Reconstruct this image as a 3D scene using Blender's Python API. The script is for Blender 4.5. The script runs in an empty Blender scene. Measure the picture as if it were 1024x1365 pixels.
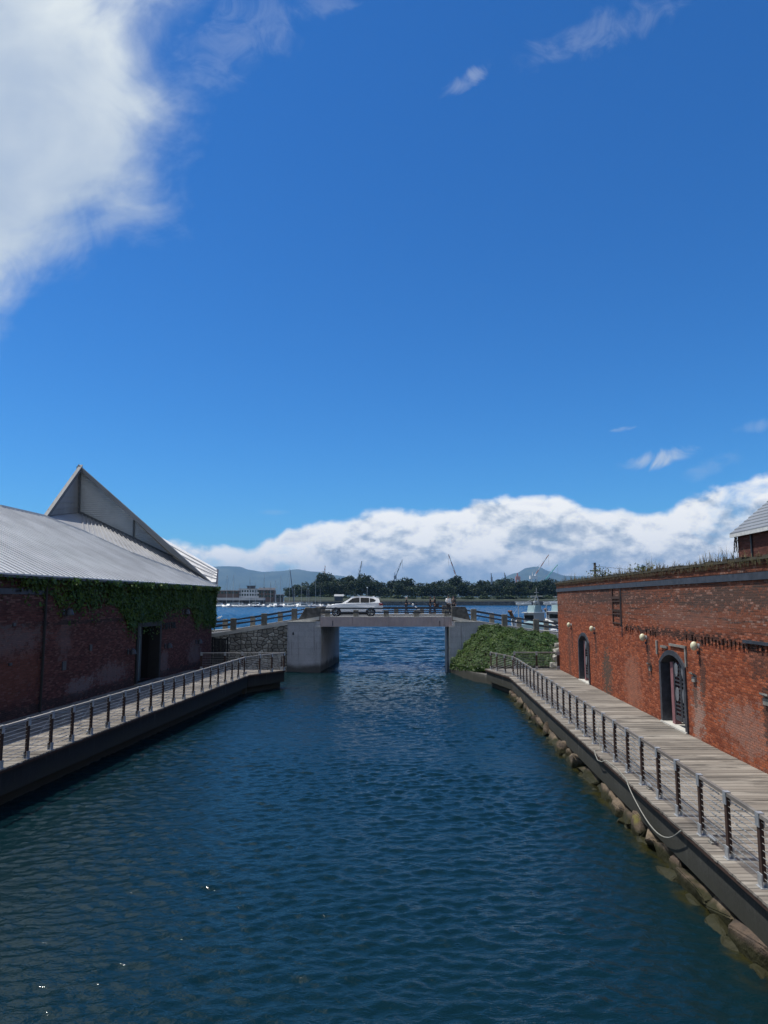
import bpy, bmesh, math, random
import numpy as np
from mathutils import Vector, Matrix
R = math.radians
rnd = random.Random(7)
scene = bpy.context.scene
COL = scene.collection

# ------------------------------------------------------------------ camera
HAZE = 0.000045
EYE = 5.5                       # eye height above the water (z = 0)
FPX, CX, CY, HZ = 960.0, 512.0, 682.5, 800.0
PITCH = math.atan((HZ - CY) / FPX)
cam = bpy.data.cameras.new('camera')
cam.sensor_fit = 'HORIZONTAL'
cam.sensor_width = 36.0
cam.lens = 36.0 * FPX / 1024.0
cam.clip_start = 0.1
cam.clip_end = 60000
cam_ob = bpy.data.objects.new('camera', cam)
COL.objects.link(cam_ob)
cam_ob.location = (0, 0, EYE)
cam_ob.rotation_euler = (math.pi / 2 + PITCH, 0, 0)
scene.camera = cam_ob

def at(px, py, Y):
    """point at ground distance Y seen at photo pixel px, py"""
    u = (px - CX) / FPX; v = (CY - py) / FPX
    ry = math.cos(PITCH) - v * math.sin(PITCH); rz = math.sin(PITCH) + v * math.cos(PITCH)
    t = Y / ry
    return Vector((u * t, Y, EYE + rz * t))

# ------------------------------------------------------------------ light
SUN_EL, SUN_AZ = 67.0, -84.0          # azimuth clockwise from +Y: the sun stands to the left, a little ahead
view = scene.view_settings
view.view_transform = 'Standard'; view.look = 'None'; view.gamma = 1.0
view.exposure = -0.12
view.use_curve_mapping = False
s_dir = Vector((math.sin(R(SUN_AZ)) * math.cos(R(SUN_EL)), math.cos(R(SUN_AZ)) * math.cos(R(SUN_EL)), math.sin(R(SUN_EL))))
sun = bpy.data.lights.new('sun', 'SUN'); sun.energy = 5.0; sun.angle = R(0.5); sun.color = (1.0, 0.95, 0.87)
sun_ob = bpy.data.objects.new('sun', sun); COL.objects.link(sun_ob)
sun_ob.rotation_euler = (-s_dir).to_track_quat('-Z', 'Y').to_euler()

class NT:
    """small helper for writing node trees"""
    def __init__(s, tree): s.t = tree; s.n = tree.nodes; s.l = tree.links
    def node(s, typ, ins=None, **kw):
        nd = s.n.new(typ)
        for k, v in kw.items(): setattr(nd, k, v)
        for k, v in (ins or {}).items(): s.put(nd.inputs[k], v)
        return nd
    def put(s, sock, v):
        if isinstance(v, bpy.types.NodeSocket): s.l.new(v, sock)
        elif isinstance(v, (int, float)):
            if sock.type in ('RGBA',): sock.default_value = (v, v, v, 1)
            elif sock.type == 'VECTOR': sock.default_value = (v, v, v)
            else: sock.default_value = v
        else:
            v = tuple(v)
            if sock.type == 'RGBA' and len(v) == 3: v = v + (1,)
            sock.default_value = v
    def m(s, op, a, b=None, c=None, clamp=False):
        nd = s.n.new('ShaderNodeMath'); nd.operation = op; nd.use_clamp = clamp
        for i, v in enumerate((a, b, c)):
            if v is not None: s.put(nd.inputs[i], v)
        return nd.outputs[0]
    def add(s, a, b): return s.m('ADD', a, b)
    def sub(s, a, b): return s.m('SUBTRACT', a, b)
    def mul(s, a, b): return s.m('MULTIPLY', a, b)
    def step(s, x, lo, hi, t0=0.0, t1=1.0):
        nd = s.n.new('ShaderNodeMapRange'); nd.interpolation_type = 'SMOOTHSTEP'
        for i, v in zip((0, 1, 2, 3, 4), (x, lo, hi, t0, t1)): s.put(nd.inputs[i], v)
        return nd.outputs[0]
    def mix(s, f, a, b, blend='MIX'):
        nd = s.n.new('ShaderNodeMix'); nd.data_type = 'RGBA'; nd.blend_type = blend
        s.put(nd.inputs[0], f); s.put(nd.inputs[6], a); s.put(nd.inputs[7], b)
        return nd.outputs[2]
    def xyz(s, x, y, z=0.0):
        nd = s.n.new('ShaderNodeCombineXYZ')
        for i, v in enumerate((x, y, z)): s.put(nd.inputs[i], v)
        return nd.outputs[0]
    def sep(s, v):
        nd = s.n.new('ShaderNodeSeparateXYZ'); s.l.new(v, nd.inputs[0]); return nd.outputs
    def scale(s, v, sc):
        nd = s.n.new('ShaderNodeVectorMath'); nd.operation = 'MULTIPLY'; s.put(nd.inputs[0], v); s.put(nd.inputs[1], sc); return nd.outputs[0]
    def vadd(s, v, w):
        nd = s.n.new('ShaderNodeVectorMath'); nd.operation = 'ADD'; s.put(nd.inputs[0], v); s.put(nd.inputs[1], w); return nd.outputs[0]
    def noise(s, v, scale, detail=4, rough=0.55, dist=0.0, dim='3D'):
        nd = s.n.new('ShaderNodeTexNoise'); nd.noise_dimensions = dim
        s.put(nd.inputs['Vector'], v); s.put(nd.inputs['Scale'], scale); s.put(nd.inputs['Detail'], detail)
        s.put(nd.inputs['Roughness'], rough); s.put(nd.inputs['Distortion'], dist)
        return nd.outputs[0]

# ------------------------------------------------------------------ sky
world = bpy.data.worlds.new('World'); scene.world = world; world.use_nodes = True
wt = world.node_tree
for n in list(wt.nodes): wt.nodes.remove(n)
W = NT(wt)
sky = W.node('ShaderNodeTexSky', sky_type='NISHITA', sun_disc=False)
sky.sun_elevation = R(SUN_EL); sky.sun_rotation = R(SUN_AZ)
sky.air_density = 1.0; sky.dust_density = 0.1; sky.ozone_density = 2.2; sky.altitude = 0
skyc = W.node('ShaderNodeHueSaturation', {'Hue': 0.5, 'Saturation': 1.22, 'Value': 1.0, 'Fac': 1.0, 'Color': sky.outputs[0]}).outputs[0]
skyc = W.mix(1.0, skyc, (0.50, 1.26, 1.88), 'MULTIPLY')
dirv = W.node('ShaderNodeTexCoord').outputs['Generated']
dx, dy, dz = W.sep(dirv)
ysafe = W.m('MAXIMUM', dy, 0.05)
a = W.m('DIVIDE', dx, ysafe); b = W.m('DIVIDE', dz, ysafe)
P = W.xyz(a, b, 0.0)
front = W.step(dy, 0.05, 0.15)
# big cloud, high on the left
n1 = W.noise(W.scale(P, (1.0, 1.15, 1)), 4.2, 9, 0.55, 0.45)
n1b = W.noise(W.vadd(W.scale(P, (1.3, 1.0, 1)), (4.1, 2.2, 0)), 2.0, 4, 0.5, 0.2)
n1c = W.noise(W.vadd(W.scale(P, (1.0, 1.0, 1)), (1.7, 8.2, 0)), 9.0, 8, 0.6, 0.9)
d1 = W.sub(W.add(W.mul(W.sub(b, 0.513), 0.20), -0.325), a)
d2 = W.sub(b, W.add(W.mul(W.add(a, 0.343), 0.50), 0.528))
dm = W.m('SMOOTH_MIN', d1, d2, 0.05)
amp = W.add(0.26, W.mul(W.m('MAXIMUM', W.sub(b, 0.5), 0.0), 0.75))
dm = W.add(dm, W.mul(W.sub(n1, 0.52), amp))
dm = W.add(dm, W.add(W.mul(W.sub(n1b, 0.5), 0.08), W.mul(W.sub(n1c, 0.5), 0.13)))
spread = W.add(0.095, W.mul(W.m('MAXIMUM', W.sub(b, 0.5), 0.0), 0.40))
den1 = W.step(dm, -0.03, spread)
b1 = W.add(W.mul(W.step(n1b, 0.3, 0.65), 0.6), W.mul(W.step(n1, 0.3, 0.75), 0.4))
b1 = W.mul(b1, W.step(dm, 0.0, 0.22, 0.55, 1.0))
c1 = W.mix(b1, (0.46, 0.57, 0.72), (0.92, 0.98, 0.98))
den1 = W.mul(den1, W.add(0.86, W.mul(b1, 0.12)))
# long bank of cloud above the horizon
ramp = W.node('ShaderNodeValToRGB'); cr = ramp.color_ramp; cr.interpolation = 'EASE'
tops = [(-0.60, .085), (-0.30, .090), (-0.245, .076), (-0.185, .066), (-0.155, .082), (-0.130, .112), (-0.06, .121), (-.01, .128), (.045, .128), (.09, .134), (.135, .152), (.19, .150), (.24, .150), (.285, .126), (.33, .134), (.39, .134), (.44, .154), (.541, .180), (.70, .20)]
W.put(ramp.inputs[0], W.add(W.mul(a, 1 / 1.4), 0.5))
while len(cr.elements) < len(tops): cr.elements.new(0.5)
for e, (aa, bb) in zip(cr.elements, tops):
    e.position = aa / 1.4 + 0.5; e.color = (bb * 4,) * 3 + (1,)
btop = W.mul(W.node('ShaderNodeSeparateColor', {'Color': ramp.outputs[0]}).outputs[0], 0.25)
PB = W.scale(P, (1.0, 1.45, 1))
def bank(off):
    q = W.vadd(PB, off) if off else PB
    return W.add(W.mul(W.noise(q, 8.0, 9, 0.54, 0.25), 0.70), W.mul(W.noise(q, 28, 8, 0.58, 0.2), 0.30))
k0 = bank(None); k1 = bank((-0.004, 0.016, 0.0)); k2 = bank((0.0, 0.05, 0.0))
lit = W.add(W.mul(W.sub(k0, k1), 0.65), W.mul(W.sub(k0, k2), 0.5))
hgt = W.sub(btop, b)
e2 = W.add(W.add(hgt, -0.004), W.add(W.mul(W.sub(k0, 0.5), 0.07), W.mul(W.sub(W.noise(PB, 4.5, 5, 0.5, 0.2), 0.5), 0.05)))
den2 = W.mul(W.step(e2, -0.003, 0.011), W.step(b, -0.02, 0.0))
holes = W.step(W.add(W.noise(W.vadd(PB, (3.3, 1.7, 0)), 6, 6, 0.55, 0.5), W.mul(W.step(a, -0.32, -0.10), 0.10)), 0.38, 0.52)
den2 = W.mul(den2, W.add(0.12, W.mul(holes, 0.88)))
den2 = W.m('MAXIMUM', den2, W.mul(W.step(b, 0.075, 0.03), 0.85))
up = W.step(hgt, 0.085, 0.0)
br = W.add(W.add(W.mul(up, 0.40), W.mul(lit, 4.4)), W.mul(W.sub(k0, 0.5), 1.1))
br = W.m('ADD', br, 0.50, clamp=True)
c2 = W.mix(W.step(br, 0.0, 0.95), (0.36, 0.48, 0.63), (1.16, 1.16, 1.14))
c2 = W.mix(W.step(b, 0.075, 0.02, 0.0, 0.55), c2, (0.46, 0.58, 0.70))
# a greyer deck of small clouds in front of the bank
n3 = W.noise(W.vadd(W.scale(P, (1.0, 2.4, 1)), (9.0, 3.0, 0)), 10, 7, 0.55, 0.3)
den3 = W.mul(W.step(n3, 0.55, 0.68), W.mul(W.step(hgt, 0.005, 0.03), W.step(b, 0.03, 0.06)))
c2 = W.mix(W.mul(den3, 0.45), c2, (0.27, 0.39, 0.57))
# wisps
wn = W.noise(W.vadd(W.scale(P, (1.0, 1.0, 1)), (2.0, 7.0, 0)), 14, 9, 0.62, 1.2)
den4 = None
for (ca, cb, ra, rb, tilt, op) in ((.386, .198, .060, .014, 13, .8), (.338, .241, .019, .004, 10, .7), (.134, .785, .052, .014, 36, .30), (.325, .86, .14, .035, 24, .16), (.46, .186, .05, .014, 20, .22), (.53, .245, .05, .010, 8, .22), (-.155, .122, .03, .005, 0, .25), (-.22, .86, .10, .07, 30, .16), (-.12, .90, .10, .03, 20, .14)):
    ct, st = math.cos(R(tilt)), math.sin(R(tilt))
    qa = W.sub(a, ca); qb = W.sub(b, cb)
    u = W.m('DIVIDE', W.add(W.mul(qa, ct), W.mul(qb, st)), ra); v = W.m('DIVIDE', W.sub(W.mul(qb, ct), W.mul(qa, st)), rb)
    r2 = W.add(W.mul(u, u), W.mul(v, v))
    g = W.mul(W.step(W.sub(W.mul(W.sub(wn, 0.5), 5.0), W.sub(r2, 0.55)), -0.6, 1.5), op)
    den4 = g if den4 is None else W.m('MAXIMUM', den4, g)
# unseen broken cloud added behind and above the camera to neutralise the blue ambient
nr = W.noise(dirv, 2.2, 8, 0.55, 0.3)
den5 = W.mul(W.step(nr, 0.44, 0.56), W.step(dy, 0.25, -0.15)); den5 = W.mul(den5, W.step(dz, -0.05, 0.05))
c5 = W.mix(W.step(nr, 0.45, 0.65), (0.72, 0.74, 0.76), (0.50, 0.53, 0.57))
bg_sky = W.node('ShaderNodeBackground', {'Color': skyc, 'Strength': 0.075})
bg1 = W.node('ShaderNodeBackground', {'Color': c1, 'Strength': 1.0})
bg2 = W.node('ShaderNodeBackground', {'Color': c2, 'Strength': 1.0})
bg4 = W.node('ShaderNodeBackground', {'Color': (0.72, 0.78, 0.84), 'Strength': 1.0})
def mixsh(f, x, y):
    nd = W.node('ShaderNodeMixShader'); W.put(nd.inputs[0], f); W.l.new(x, nd.inputs[1]); W.l.new(y, nd.inputs[2]); return nd.outputs[0]
sh = mixsh(W.mul(den4, front), bg_sky.outputs[0], bg4.outputs[0])
sh = mixsh(W.mul(den2, front), sh, bg2.outputs[0])
sh = mixsh(W.mul(den1, front), sh, bg1.outputs[0])
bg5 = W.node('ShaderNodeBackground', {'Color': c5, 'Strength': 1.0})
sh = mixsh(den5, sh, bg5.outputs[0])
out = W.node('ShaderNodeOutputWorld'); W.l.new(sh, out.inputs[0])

# ------------------------------------------------------------------ mesh helpers
class MB:
    def __init__(s): s.v = []; s.f = []
    def poly(s, pts):
        i = len(s.v); s.v += [tuple(p) for p in pts]; s.f.append(tuple(range(i, i + len(pts)))); return s
    def box(s, x0, x1, y0, y1, z0, z1):
        i = len(s.v)
        s.v += [(x0, y0, z0), (x1, y0, z0), (x1, y1, z0), (x0, y1, z0), (x0, y0, z1), (x1, y0, z1), (x1, y1, z1), (x0, y1, z1)]
        s.f += [(i, i+3, i+2, i+1), (i+4, i+5, i+6, i+7), (i, i+1, i+5, i+4), (i+1, i+2, i+6, i+5), (i+2, i+3, i+7, i+6), (i+3, i, i+4, i+7)]
        return s
    def xbox(s, c, ux, uy, uz):
        """box centred at c with half-axis vectors"""
        c, ux, uy, uz = Vector(c), Vector(ux), Vector(uy), Vector(uz); i = len(s.v)
        for k in (-1, 1):
            for (p, q) in ((-1, -1), (1, -1), (1, 1), (-1, 1)): s.v.append(tuple(c + ux * p + uy * q + uz * k))
        s.f += [(i, i+3, i+2, i+1), (i+4, i+5, i+6, i+7), (i, i+1, i+5, i+4), (i+1, i+2, i+6, i+5), (i+2, i+3, i+7, i+6), (i+3, i, i+4, i+7)]
        return s
    def bar(s, p, q, w, h, up=(0, 0, 1)):
        p, q = Vector(p), Vector(q); d = q - p; up = Vector(up)
        side = d.cross(up).normalized(); u2 = side.cross(d).normalized()
        return s.xbox((p + q) / 2, d / 2, side * w / 2, u2 * h / 2)
    def tube(s, pts, r, n=6, cap=True):
        pts = [Vector(p) for p in pts]; rs = r if isinstance(r, (list, tuple)) else [r] * len(pts); i0 = len(s.v)
        ref = None
        for k, p in enumerate(pts):
            d = (pts[min(k + 1, len(pts) - 1)] - pts[max(k - 1, 0)]).normalized()
            if ref is None:
                ref = Vector((0, 0, 1)) if abs(d.z) < 0.9 else Vector((1, 0, 0))
            e1 = d.cross(ref).normalized(); e2 = d.cross(e1)
            for j in range(n):
                t = 2 * math.pi * j / n
                s.v.append(tuple(p + (e1 * math.cos(t) + e2 * math.sin(t)) * rs[k]))
        for k in range(len(pts) - 1):
            for j in range(n):
                A = i0 + k * n + j; B = i0 + k * n + (j + 1) % n
                s.f.append((A, A + n, B + n, B))
        if cap:
            s.f.append(tuple(i0 + j for j in range(n))); e = i0 + (len(pts) - 1) * n
            s.f.append(tuple(e + n - 1 - j for j in range(n)))
        return s
    def prism(s, poly, d):
        """planar polygon (3-D points) pushed along vector d, closed"""
        d = Vector(d); A = [Vector(p) for p in poly]; i = len(s.v); n = len(A)
        s.v += [tuple(p) for p in A] + [tuple(p + d) for p in A]
        s.f.append(tuple(i + k for k in reversed(range(n)))); s.f.append(tuple(i + n + k for k in range(n)))
        for k in range(n): s.f.append((i + k, i + (k + 1) % n, i + n + (k + 1) % n, i + n + k))
        return s
    def ell(s, c, r, nu=10, nv=6, jit=0.0, rg=None):
        i = len(s.v); c = Vector(c)
        if not hasattr(r, '__len__'): r = (r, r, r)
        s.v.append((c.x, c.y, c.z - r[2]))
        for a_ in range(1, nv):
            ph = -math.pi / 2 + math.pi * a_ / nv
            for b_ in range(nu):
                th = 2 * math.pi * b_ / nu; k = 1 + (rg.uniform(-jit, jit) if rg else 0)
                s.v.append((c.x + r[0] * k * math.cos(ph) * math.cos(th), c.y + r[1] * k * math.cos(ph) * math.sin(th), c.z + r[2] * k * math.sin(ph)))
        s.v.append((c.x, c.y, c.z + r[2])); top = len(s.v) - 1
        for b_ in range(nu): s.f.append((i, i + 1 + (b_ + 1) % nu, i + 1 + b_))
        for a_ in range(nv - 2):
            for b_ in range(nu):
                p = i + 1 + a_ * nu + b_; q = i + 1 + a_ * nu + (b_ + 1) % nu
                s.f.append((p, q, q + nu, p + nu))
        l = i + 1 + (nv - 2) * nu
        for b_ in range(nu): s.f.append((l + b_, l + (b_ + 1) % nu, top))
        return s
    def loft(s, rings, closed=True, cap=True):
        i = len(s.v); n = len(rings[0])
        for r_ in rings: s.v += [tuple(p) for p in r_]
        for k in range(len(rings) - 1):
            for j in range(n if closed else n - 1):
                A = i + k * n + j; B = i + k * n + (j + 1) % n
                s.f.append((A, B, B + n, A + n))
        if cap and closed:
            s.f.append(tuple(i + n - 1 - j for j in range(n))); e = i + (len(rings) - 1) * n
            s.f.append(tuple(e + j for j in range(n)))
        return s
    def mesh(s, name, mat, smooth=False, fix=True):
        me = bpy.data.meshes.new(name); me.from_pydata(s.v, [], s.f)
        if fix and len(s.f) < 20000:
            bm = bmesh.new(); bm.from_mesh(me); bmesh.ops.recalc_face_normals(bm, faces=bm.faces[:]); bm.to_mesh(me); bm.free()
        if smooth: me.polygons.foreach_set('use_smooth', [True] * len(me.polygons))
        if mat: me.materials.append(mat)
        me.update(); return me
    def build(s, name, mat, parent=None, smooth=False, bevel=0.0, fix=True):
        ob = bpy.data.objects.new(name, s.mesh(name, mat, smooth, fix)); COL.objects.link(ob)
        if parent: ob.parent = parent
        if bevel:
            md = ob.modifiers.new('bevel', 'BEVEL'); md.width = bevel; md.segments = 2; md.limit_method = 'ANGLE'; md.angle_limit = R(40)
        return ob

def tag(o, label=None, cat=None, group=None, kind=None):
    if label: o['label'] = label
    if cat: o['category'] = cat
    if group: o['group'] = group
    if kind: o['kind'] = kind
    return o
def thing(name, label, cat, loc=(0, 0, 0), rz=0.0, group=None):
    o = bpy.data.objects.new(name, None); COL.objects.link(o); o.location = loc; o.rotation_euler = (0, 0, rz)
    o.empty_display_size = 0.3
    return tag(o, label, cat, group)
def kids(o): return [c for c in bpy.data.objects if c.parent == o]
def copy_tree(o, parent=None):
    c = o.copy(); COL.objects.link(c)
    if parent: c.parent = parent
    for ch in kids(o): copy_tree(ch, c)
    return c
ORD = ['', 'first', 'second', 'third', 'fourth', 'fifth', 'sixth', 'seventh', 'eighth', 'ninth', 'tenth', 'eleventh', 'twelfth', 'thirteenth', 'fourteenth', 'fifteenth', 'sixteenth', 'seventeenth', 'eighteenth', 'nineteenth', 'twentieth']
def ordinal(n):
    if n <= 20: return ORD[n]
    return {2: 'twenty', 3: 'thirty', 4: 'forty'}[n // 10] + '-' + ORD[n % 10] if n % 10 else {30: 'thirtieth', 40: 'fortieth'}[n]

# ------------------------------------------------------------------ materials
def mat_new(name):
    m = bpy.data.materials.new(name); m.use_nodes = True; t = m.node_tree
    for n in list(t.nodes): t.nodes.remove(n)
    N = NT(t); o = N.node('ShaderNodeOutputMaterial'); p = N.node('ShaderNodeBsdfPrincipled'); N.l.new(p.outputs[0], o.inputs[0])
    N.p = p; N.mat = m; N.obj = N.node('ShaderNodeTexCoord').outputs['Object']
    N.pos = N.node('ShaderNodeNewGeometry').outputs['Position']
    return N
def bump(N, h, strength=0.4, dist=0.02):
    b_ = N.node('ShaderNodeBump', {'Height': h, 'Strength': strength, 'Distance': dist}); N.l.new(b_.outputs[0], N.p.inputs['Normal']); return b_
def island(N):
    return N.node('ShaderNodeNewGeometry').outputs['Random Per Island']
def plain(name, c, rough=0.6, metal=0.0, var=0.15, scale=3.0, bmp=0.0, coat=0.0, use_obj=True):
    """one colour with soft wear"""
    N = mat_new(name); v = N.obj if use_obj else N.pos
    n = N.noise(v, scale, 6, 0.6)
    k = N.step(n, 0.3, 0.7, 1 - var, 1 + var)
    cc = N.mix(1.0, c, N.xyz(k, k, k), 'MULTIPLY')
    N.put(N.p.inputs['Base Color'], cc); N.put(N.p.inputs['Roughness'], rough); N.put(N.p.inputs['Metallic'], metal)
    if coat: N.put(N.p.inputs['Coat Weight'], coat)
    if bmp: bump(N, N.noise(v, scale * 6, 5, 0.6), bmp, 0.01)
    return N.mat

def brick_mat(name, c_lo, c_hi, c_top, mortar, spots=(), topband=(4.2, 5.0), white=0.35, holes=True):
    """weathered brickwork laid in the wall's own coordinates (x along the wall, z up)"""
    N = mat_new(name)
    x, y, z = N.sep(N.obj)
    u = N.add(x, y); uv = N.xyz(u, z, 0)
    wob = N.noise(uv, 1.2, 3, 0.5)
    uvw = N.vadd(uv, N.scale(N.xyz(0, N.sub(wob, 0.5), 0), (1, 0.05, 1)))
    bt = N.node('ShaderNodeTexBrick', {'Vector': uvw, 'Color1': (0, 0, 0), 'Color2': (1, 1, 1), 'Mortar': (0.5, 0.5, 0.5), 'Scale': 1.0, 'Mortar Size': 0.009, 'Mortar Smooth': 0.25, 'Bias': 0.0, 'Brick Width': 0.225, 'Row Height': 0.071})
    bt.offset = 0.5
    per = N.node('ShaderNodeSeparateColor', {'Color': bt.outputs[0]}).outputs[0]
    big = N.noise(uv, 0.45, 6, 0.62, 0.4); mid = N.noise(uv, 2.3, 7, 0.65, 0.3); fine = N.noise(uv, 13, 6, 0.7)
    streak = N.noise(N.scale(uv, (1.6, 0.16, 1)), 1.5, 6, 0.6)
    base = N.mix(N.step(N.add(N.mul(per, 0.6), N.mul(fine, 0.4)), 0.15, 0.85), c_lo, c_hi)
    base = N.mix(N.step(mid, 0.35, 0.7, 0, 0.6), base, N.mix(0.5, c_lo, (0.03, 0.018, 0.016)))
    # the upper courses are older and browner
    zz = N.add(z, N.mul(N.sub(big, 0.5), 1.6))
    top = N.step(zz, topband[0], topband[1])
    ctop = N.mix(N.step(fine, 0.3, 0.75), c_top, N.mix(0.5, c_top, c_hi))
    base = N.mix(N.mul(top, 0.85), base, ctop)
    # weathered rows
    rown = N.noise(N.scale(uv, (0.35, 9.0, 1)), 1.0, 5, 0.7)
    base = N.mix(N.mul(N.step(rown, 0.50, 0.62), N.add(0.30, N.mul(top, 0.6))), base, (0.03, 0.022, 0.02))
    # lime bloom on single bricks
    lime = N.mul(N.step(N.add(N.add(N.mul(mid, 0.4), N.mul(fine, 0.3)), N.mul(per, 0.3)), 0.56, 0.66), N.add(white * 0.45, N.mul(top, white * 0.75)))
    base = N.mix(lime, base, (0.38, 0.29, 0.25))
    base = N.mix(N.step(streak, 0.60, 0.75, 0, 0.45), base, (0.045, 0.026, 0.02))
    brk = N.add(N.mul(N.sub(N.add(N.mul(mid, 0.55), N.mul(fine, 0.45)), 0.5), 9.0), N.mul(N.sub(per, 0.5), 1.2))
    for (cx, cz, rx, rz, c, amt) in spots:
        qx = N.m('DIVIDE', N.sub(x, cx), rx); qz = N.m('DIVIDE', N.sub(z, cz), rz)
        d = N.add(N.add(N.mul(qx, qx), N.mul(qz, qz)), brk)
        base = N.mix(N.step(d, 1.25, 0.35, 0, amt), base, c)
    base = N.mix(N.mul(bt.outputs['Fac'], N.step(mid, 0.3, 0.6, 0.75, 0.35)), base, mortar)
    N.put(N.p.inputs['Base Color'], base); N.put(N.p.inputs['Roughness'], 0.9)
    N.put(N.p.inputs['Specular IOR Level'], 0.2)
    pit = N.step(N.noise(uv, 5.5, 3, 0.7), 0.30, 0.22)
    h = N.sub(N.add(N.mul(N.sub(1.0, bt.outputs['Fac']), 0.6), N.add(N.mul(fine, 0.5), N.mul(per, 0.35))), N.mul(pit, 1.5))
    bump(N, h, 1.0, 0.035)
    return N.mat

def wood_mat(name, c1, c2, dark=(0.03, 0.027, 0.025), stain=0.5, along='x'):
    N = mat_new(name); isl = island(N)
    x, y, z = N.sep(N.obj)
    g = N.noise(N.xyz(N.mul(x, 2.0 if along == 'x' else 30), N.mul(y, 30 if along == 'x' else 2.0), N.add(N.mul(isl, 40.0), N.mul(z, 4))), 1.0, 6, 0.65)
    big = N.noise(N.scale(N.obj, (0.5, 1.3, 1)), 0.9, 6, 0.65, 0.6)
    base = N.mix(N.step(N.add(N.mul(isl, 0.5), N.mul(g, 0.5)), 0.25, 0.75), c1, c2)
    base = N.mix(N.step(N.add(N.mul(big, 0.75), N.mul(isl, 0.25)), 0.48, 0.66, 0, stain), base, dark)
    base = N.mix(N.step(g, 0.60, 0.75, 0, 0.55), base, dark)
    N.put(N.p.inputs['Base Color'], base); N.put(N.p.inputs['Roughness'], 0.85); N.put(N.p.inputs['Specular IOR Level'], 0.2)
    bump(N, g, 0.5, 0.008)
    return N.mat

def leaf_mat(name, c1, c2, c3=None, trans=0.25, scale=0.35):
    N = mat_new(name); isl = island(N)
    big = N.noise(N.pos, scale, 4, 0.6)
    base = N.mix(isl, c1, c2)
    if c3: base = N.mix(N.step(big, 0.5, 0.72, 0, 0.8), base, c3)
    N.put(N.p.inputs['Base Color'], base); N.put(N.p.inputs['Roughness'], 0.55); N.put(N.p.inputs['Specular IOR Level'], 0.25)
    if trans:
        tr = N.node('ShaderNodeBsdfTranslucent', {'Color': base}); mx = N.node('ShaderNodeMixShader', {0: trans})
        N.l.new(N.p.outputs[0], mx.inputs[1]); N.l.new(tr.outputs[0], mx.inputs[2])
        o = [n for n in N.n if n.type == 'OUTPUT_MATERIAL'][0]; N.l.new(mx.outputs[0], o.inputs[0])
    return N.mat

def stone_mat(name, c1, c2, c3, sx, sz, mort, rel=0.05, uvw=None):
    N = mat_new(name); x, y, z = N.sep(N.obj)
    uv = N.xyz(N.add(x, y), z, 0)
    wob = N.vadd(N.scale(uv, (sx, sz, 1)), N.scale(N.node('ShaderNodeTexNoise', {'Vector': uv, 'Scale': 2.5, 'Detail': 3}).outputs[1], (0.35, 0.35, 0)))
    ve = N.node('ShaderNodeTexVoronoi', {'Vector': wob, 'Scale': 1.0, 'Randomness': 0.75}, voronoi_dimensions='2D', feature='DISTANCE_TO_EDGE')
    vc = N.node('ShaderNodeTexVoronoi', {'Vector': wob, 'Scale': 1.0, 'Randomness': 0.75}, voronoi_dimensions='2D', feature='F1')
    r1 = N.node('ShaderNodeSeparateColor', {'Color': vc.outputs['Color']}).outputs
    n = N.noise(uv, 6, 7, 0.7); n2 = N.noise(uv, 0.8, 4, 0.6)
    base = N.mix(r1[0], c1, c2); base = N.mix(N.step(r1[1], 0.55, 0.95), base, c3)
    base = N.mix(N.step(n, 0.4, 0.7, 0, 0.5), base, (0.05, 0.048, 0.045)); base = N.mix(N.step(n2, 0.5, 0.7, 0, 0.5), base, (0.045, 0.042, 0.036))
    joint = N.step(ve.outputs[0], 0.09, 0.02)
    base = N.mix(joint, base, mort)
    N.put(N.p.inputs['Base Color'], base); N.put(N.p.inputs['Roughness'], 0.9)
    bump(N, N.add(N.step(ve.outputs[0], 0.0, 0.22), N.mul(n, 0.5)), 1.0, rel)
    return N.mat

def granite_mat(name, c, joint_w=0.9, joint_h=0.45, streaks=True, s_hi=(0.50, 0.50, 0.49), s_lo=(0.11, 0.10, 0.09)):
    N = mat_new(name); x, y, z = N.sep(N.obj)
    uv = N.xyz(N.add(x, y), z, 0)
    sp = N.noise(N.obj, 55, 3, 0.7); sp2 = N.noise(N.obj, 16, 5, 0.7); big = N.noise(N.obj, 0.7, 5, 0.6)
    k = N.add(N.add(N.step(sp, 0.3, 0.7, 0.72, 1.25), N.step(sp2, 0.35, 0.65, -0.18, 0.18)), N.step(big, 0.3, 0.7, -0.12, 0.12))
    base = N.mix(1.0, c, N.xyz(k, k, k), 'MULTIPLY')
    bt = N.node('ShaderNodeTexBrick', {'Vector': uv, 'Scale': 1.0, 'Mortar Size': 0.008, 'Mortar Smooth': 0.3, 'Brick Width': joint_w, 'Row Height': joint_h})
    base = N.mix(N.mul(bt.outputs['Fac'], 0.45), base, (0.06, 0.06, 0.06))
    if streaks:
        s_ = N.noise(N.scale(uv, (3.0, 0.22, 1)), 1.0, 5, 0.6)
        base = N.mix(N.step(s_, 0.56, 0.68, 0, 0.6), base, s_hi); s2_ = N.noise(N.scale(uv, (4.5, 0.18, 1)), 1.3, 5, 0.6); base = N.mix(N.step(s2_, 0.56, 0.70, 0, 0.55), base, s_lo); 
        base = N.mix(N.step(N.add(z, N.mul(N.sub(big, 0.5), 0.6)), 0.85, 0.35, 0, 0.85), base, (0.035, 0.036, 0.028))
    N.put(N.p.inputs['Base Color'], base); N.put(N.p.inputs['Roughness'], 0.85); N.put(N.p.inputs['Specular IOR Level'], 0.3)
    bump(N, N.sub(sp2, bt.outputs['Fac']), 0.4, 0.008)
    return N.mat

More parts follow.
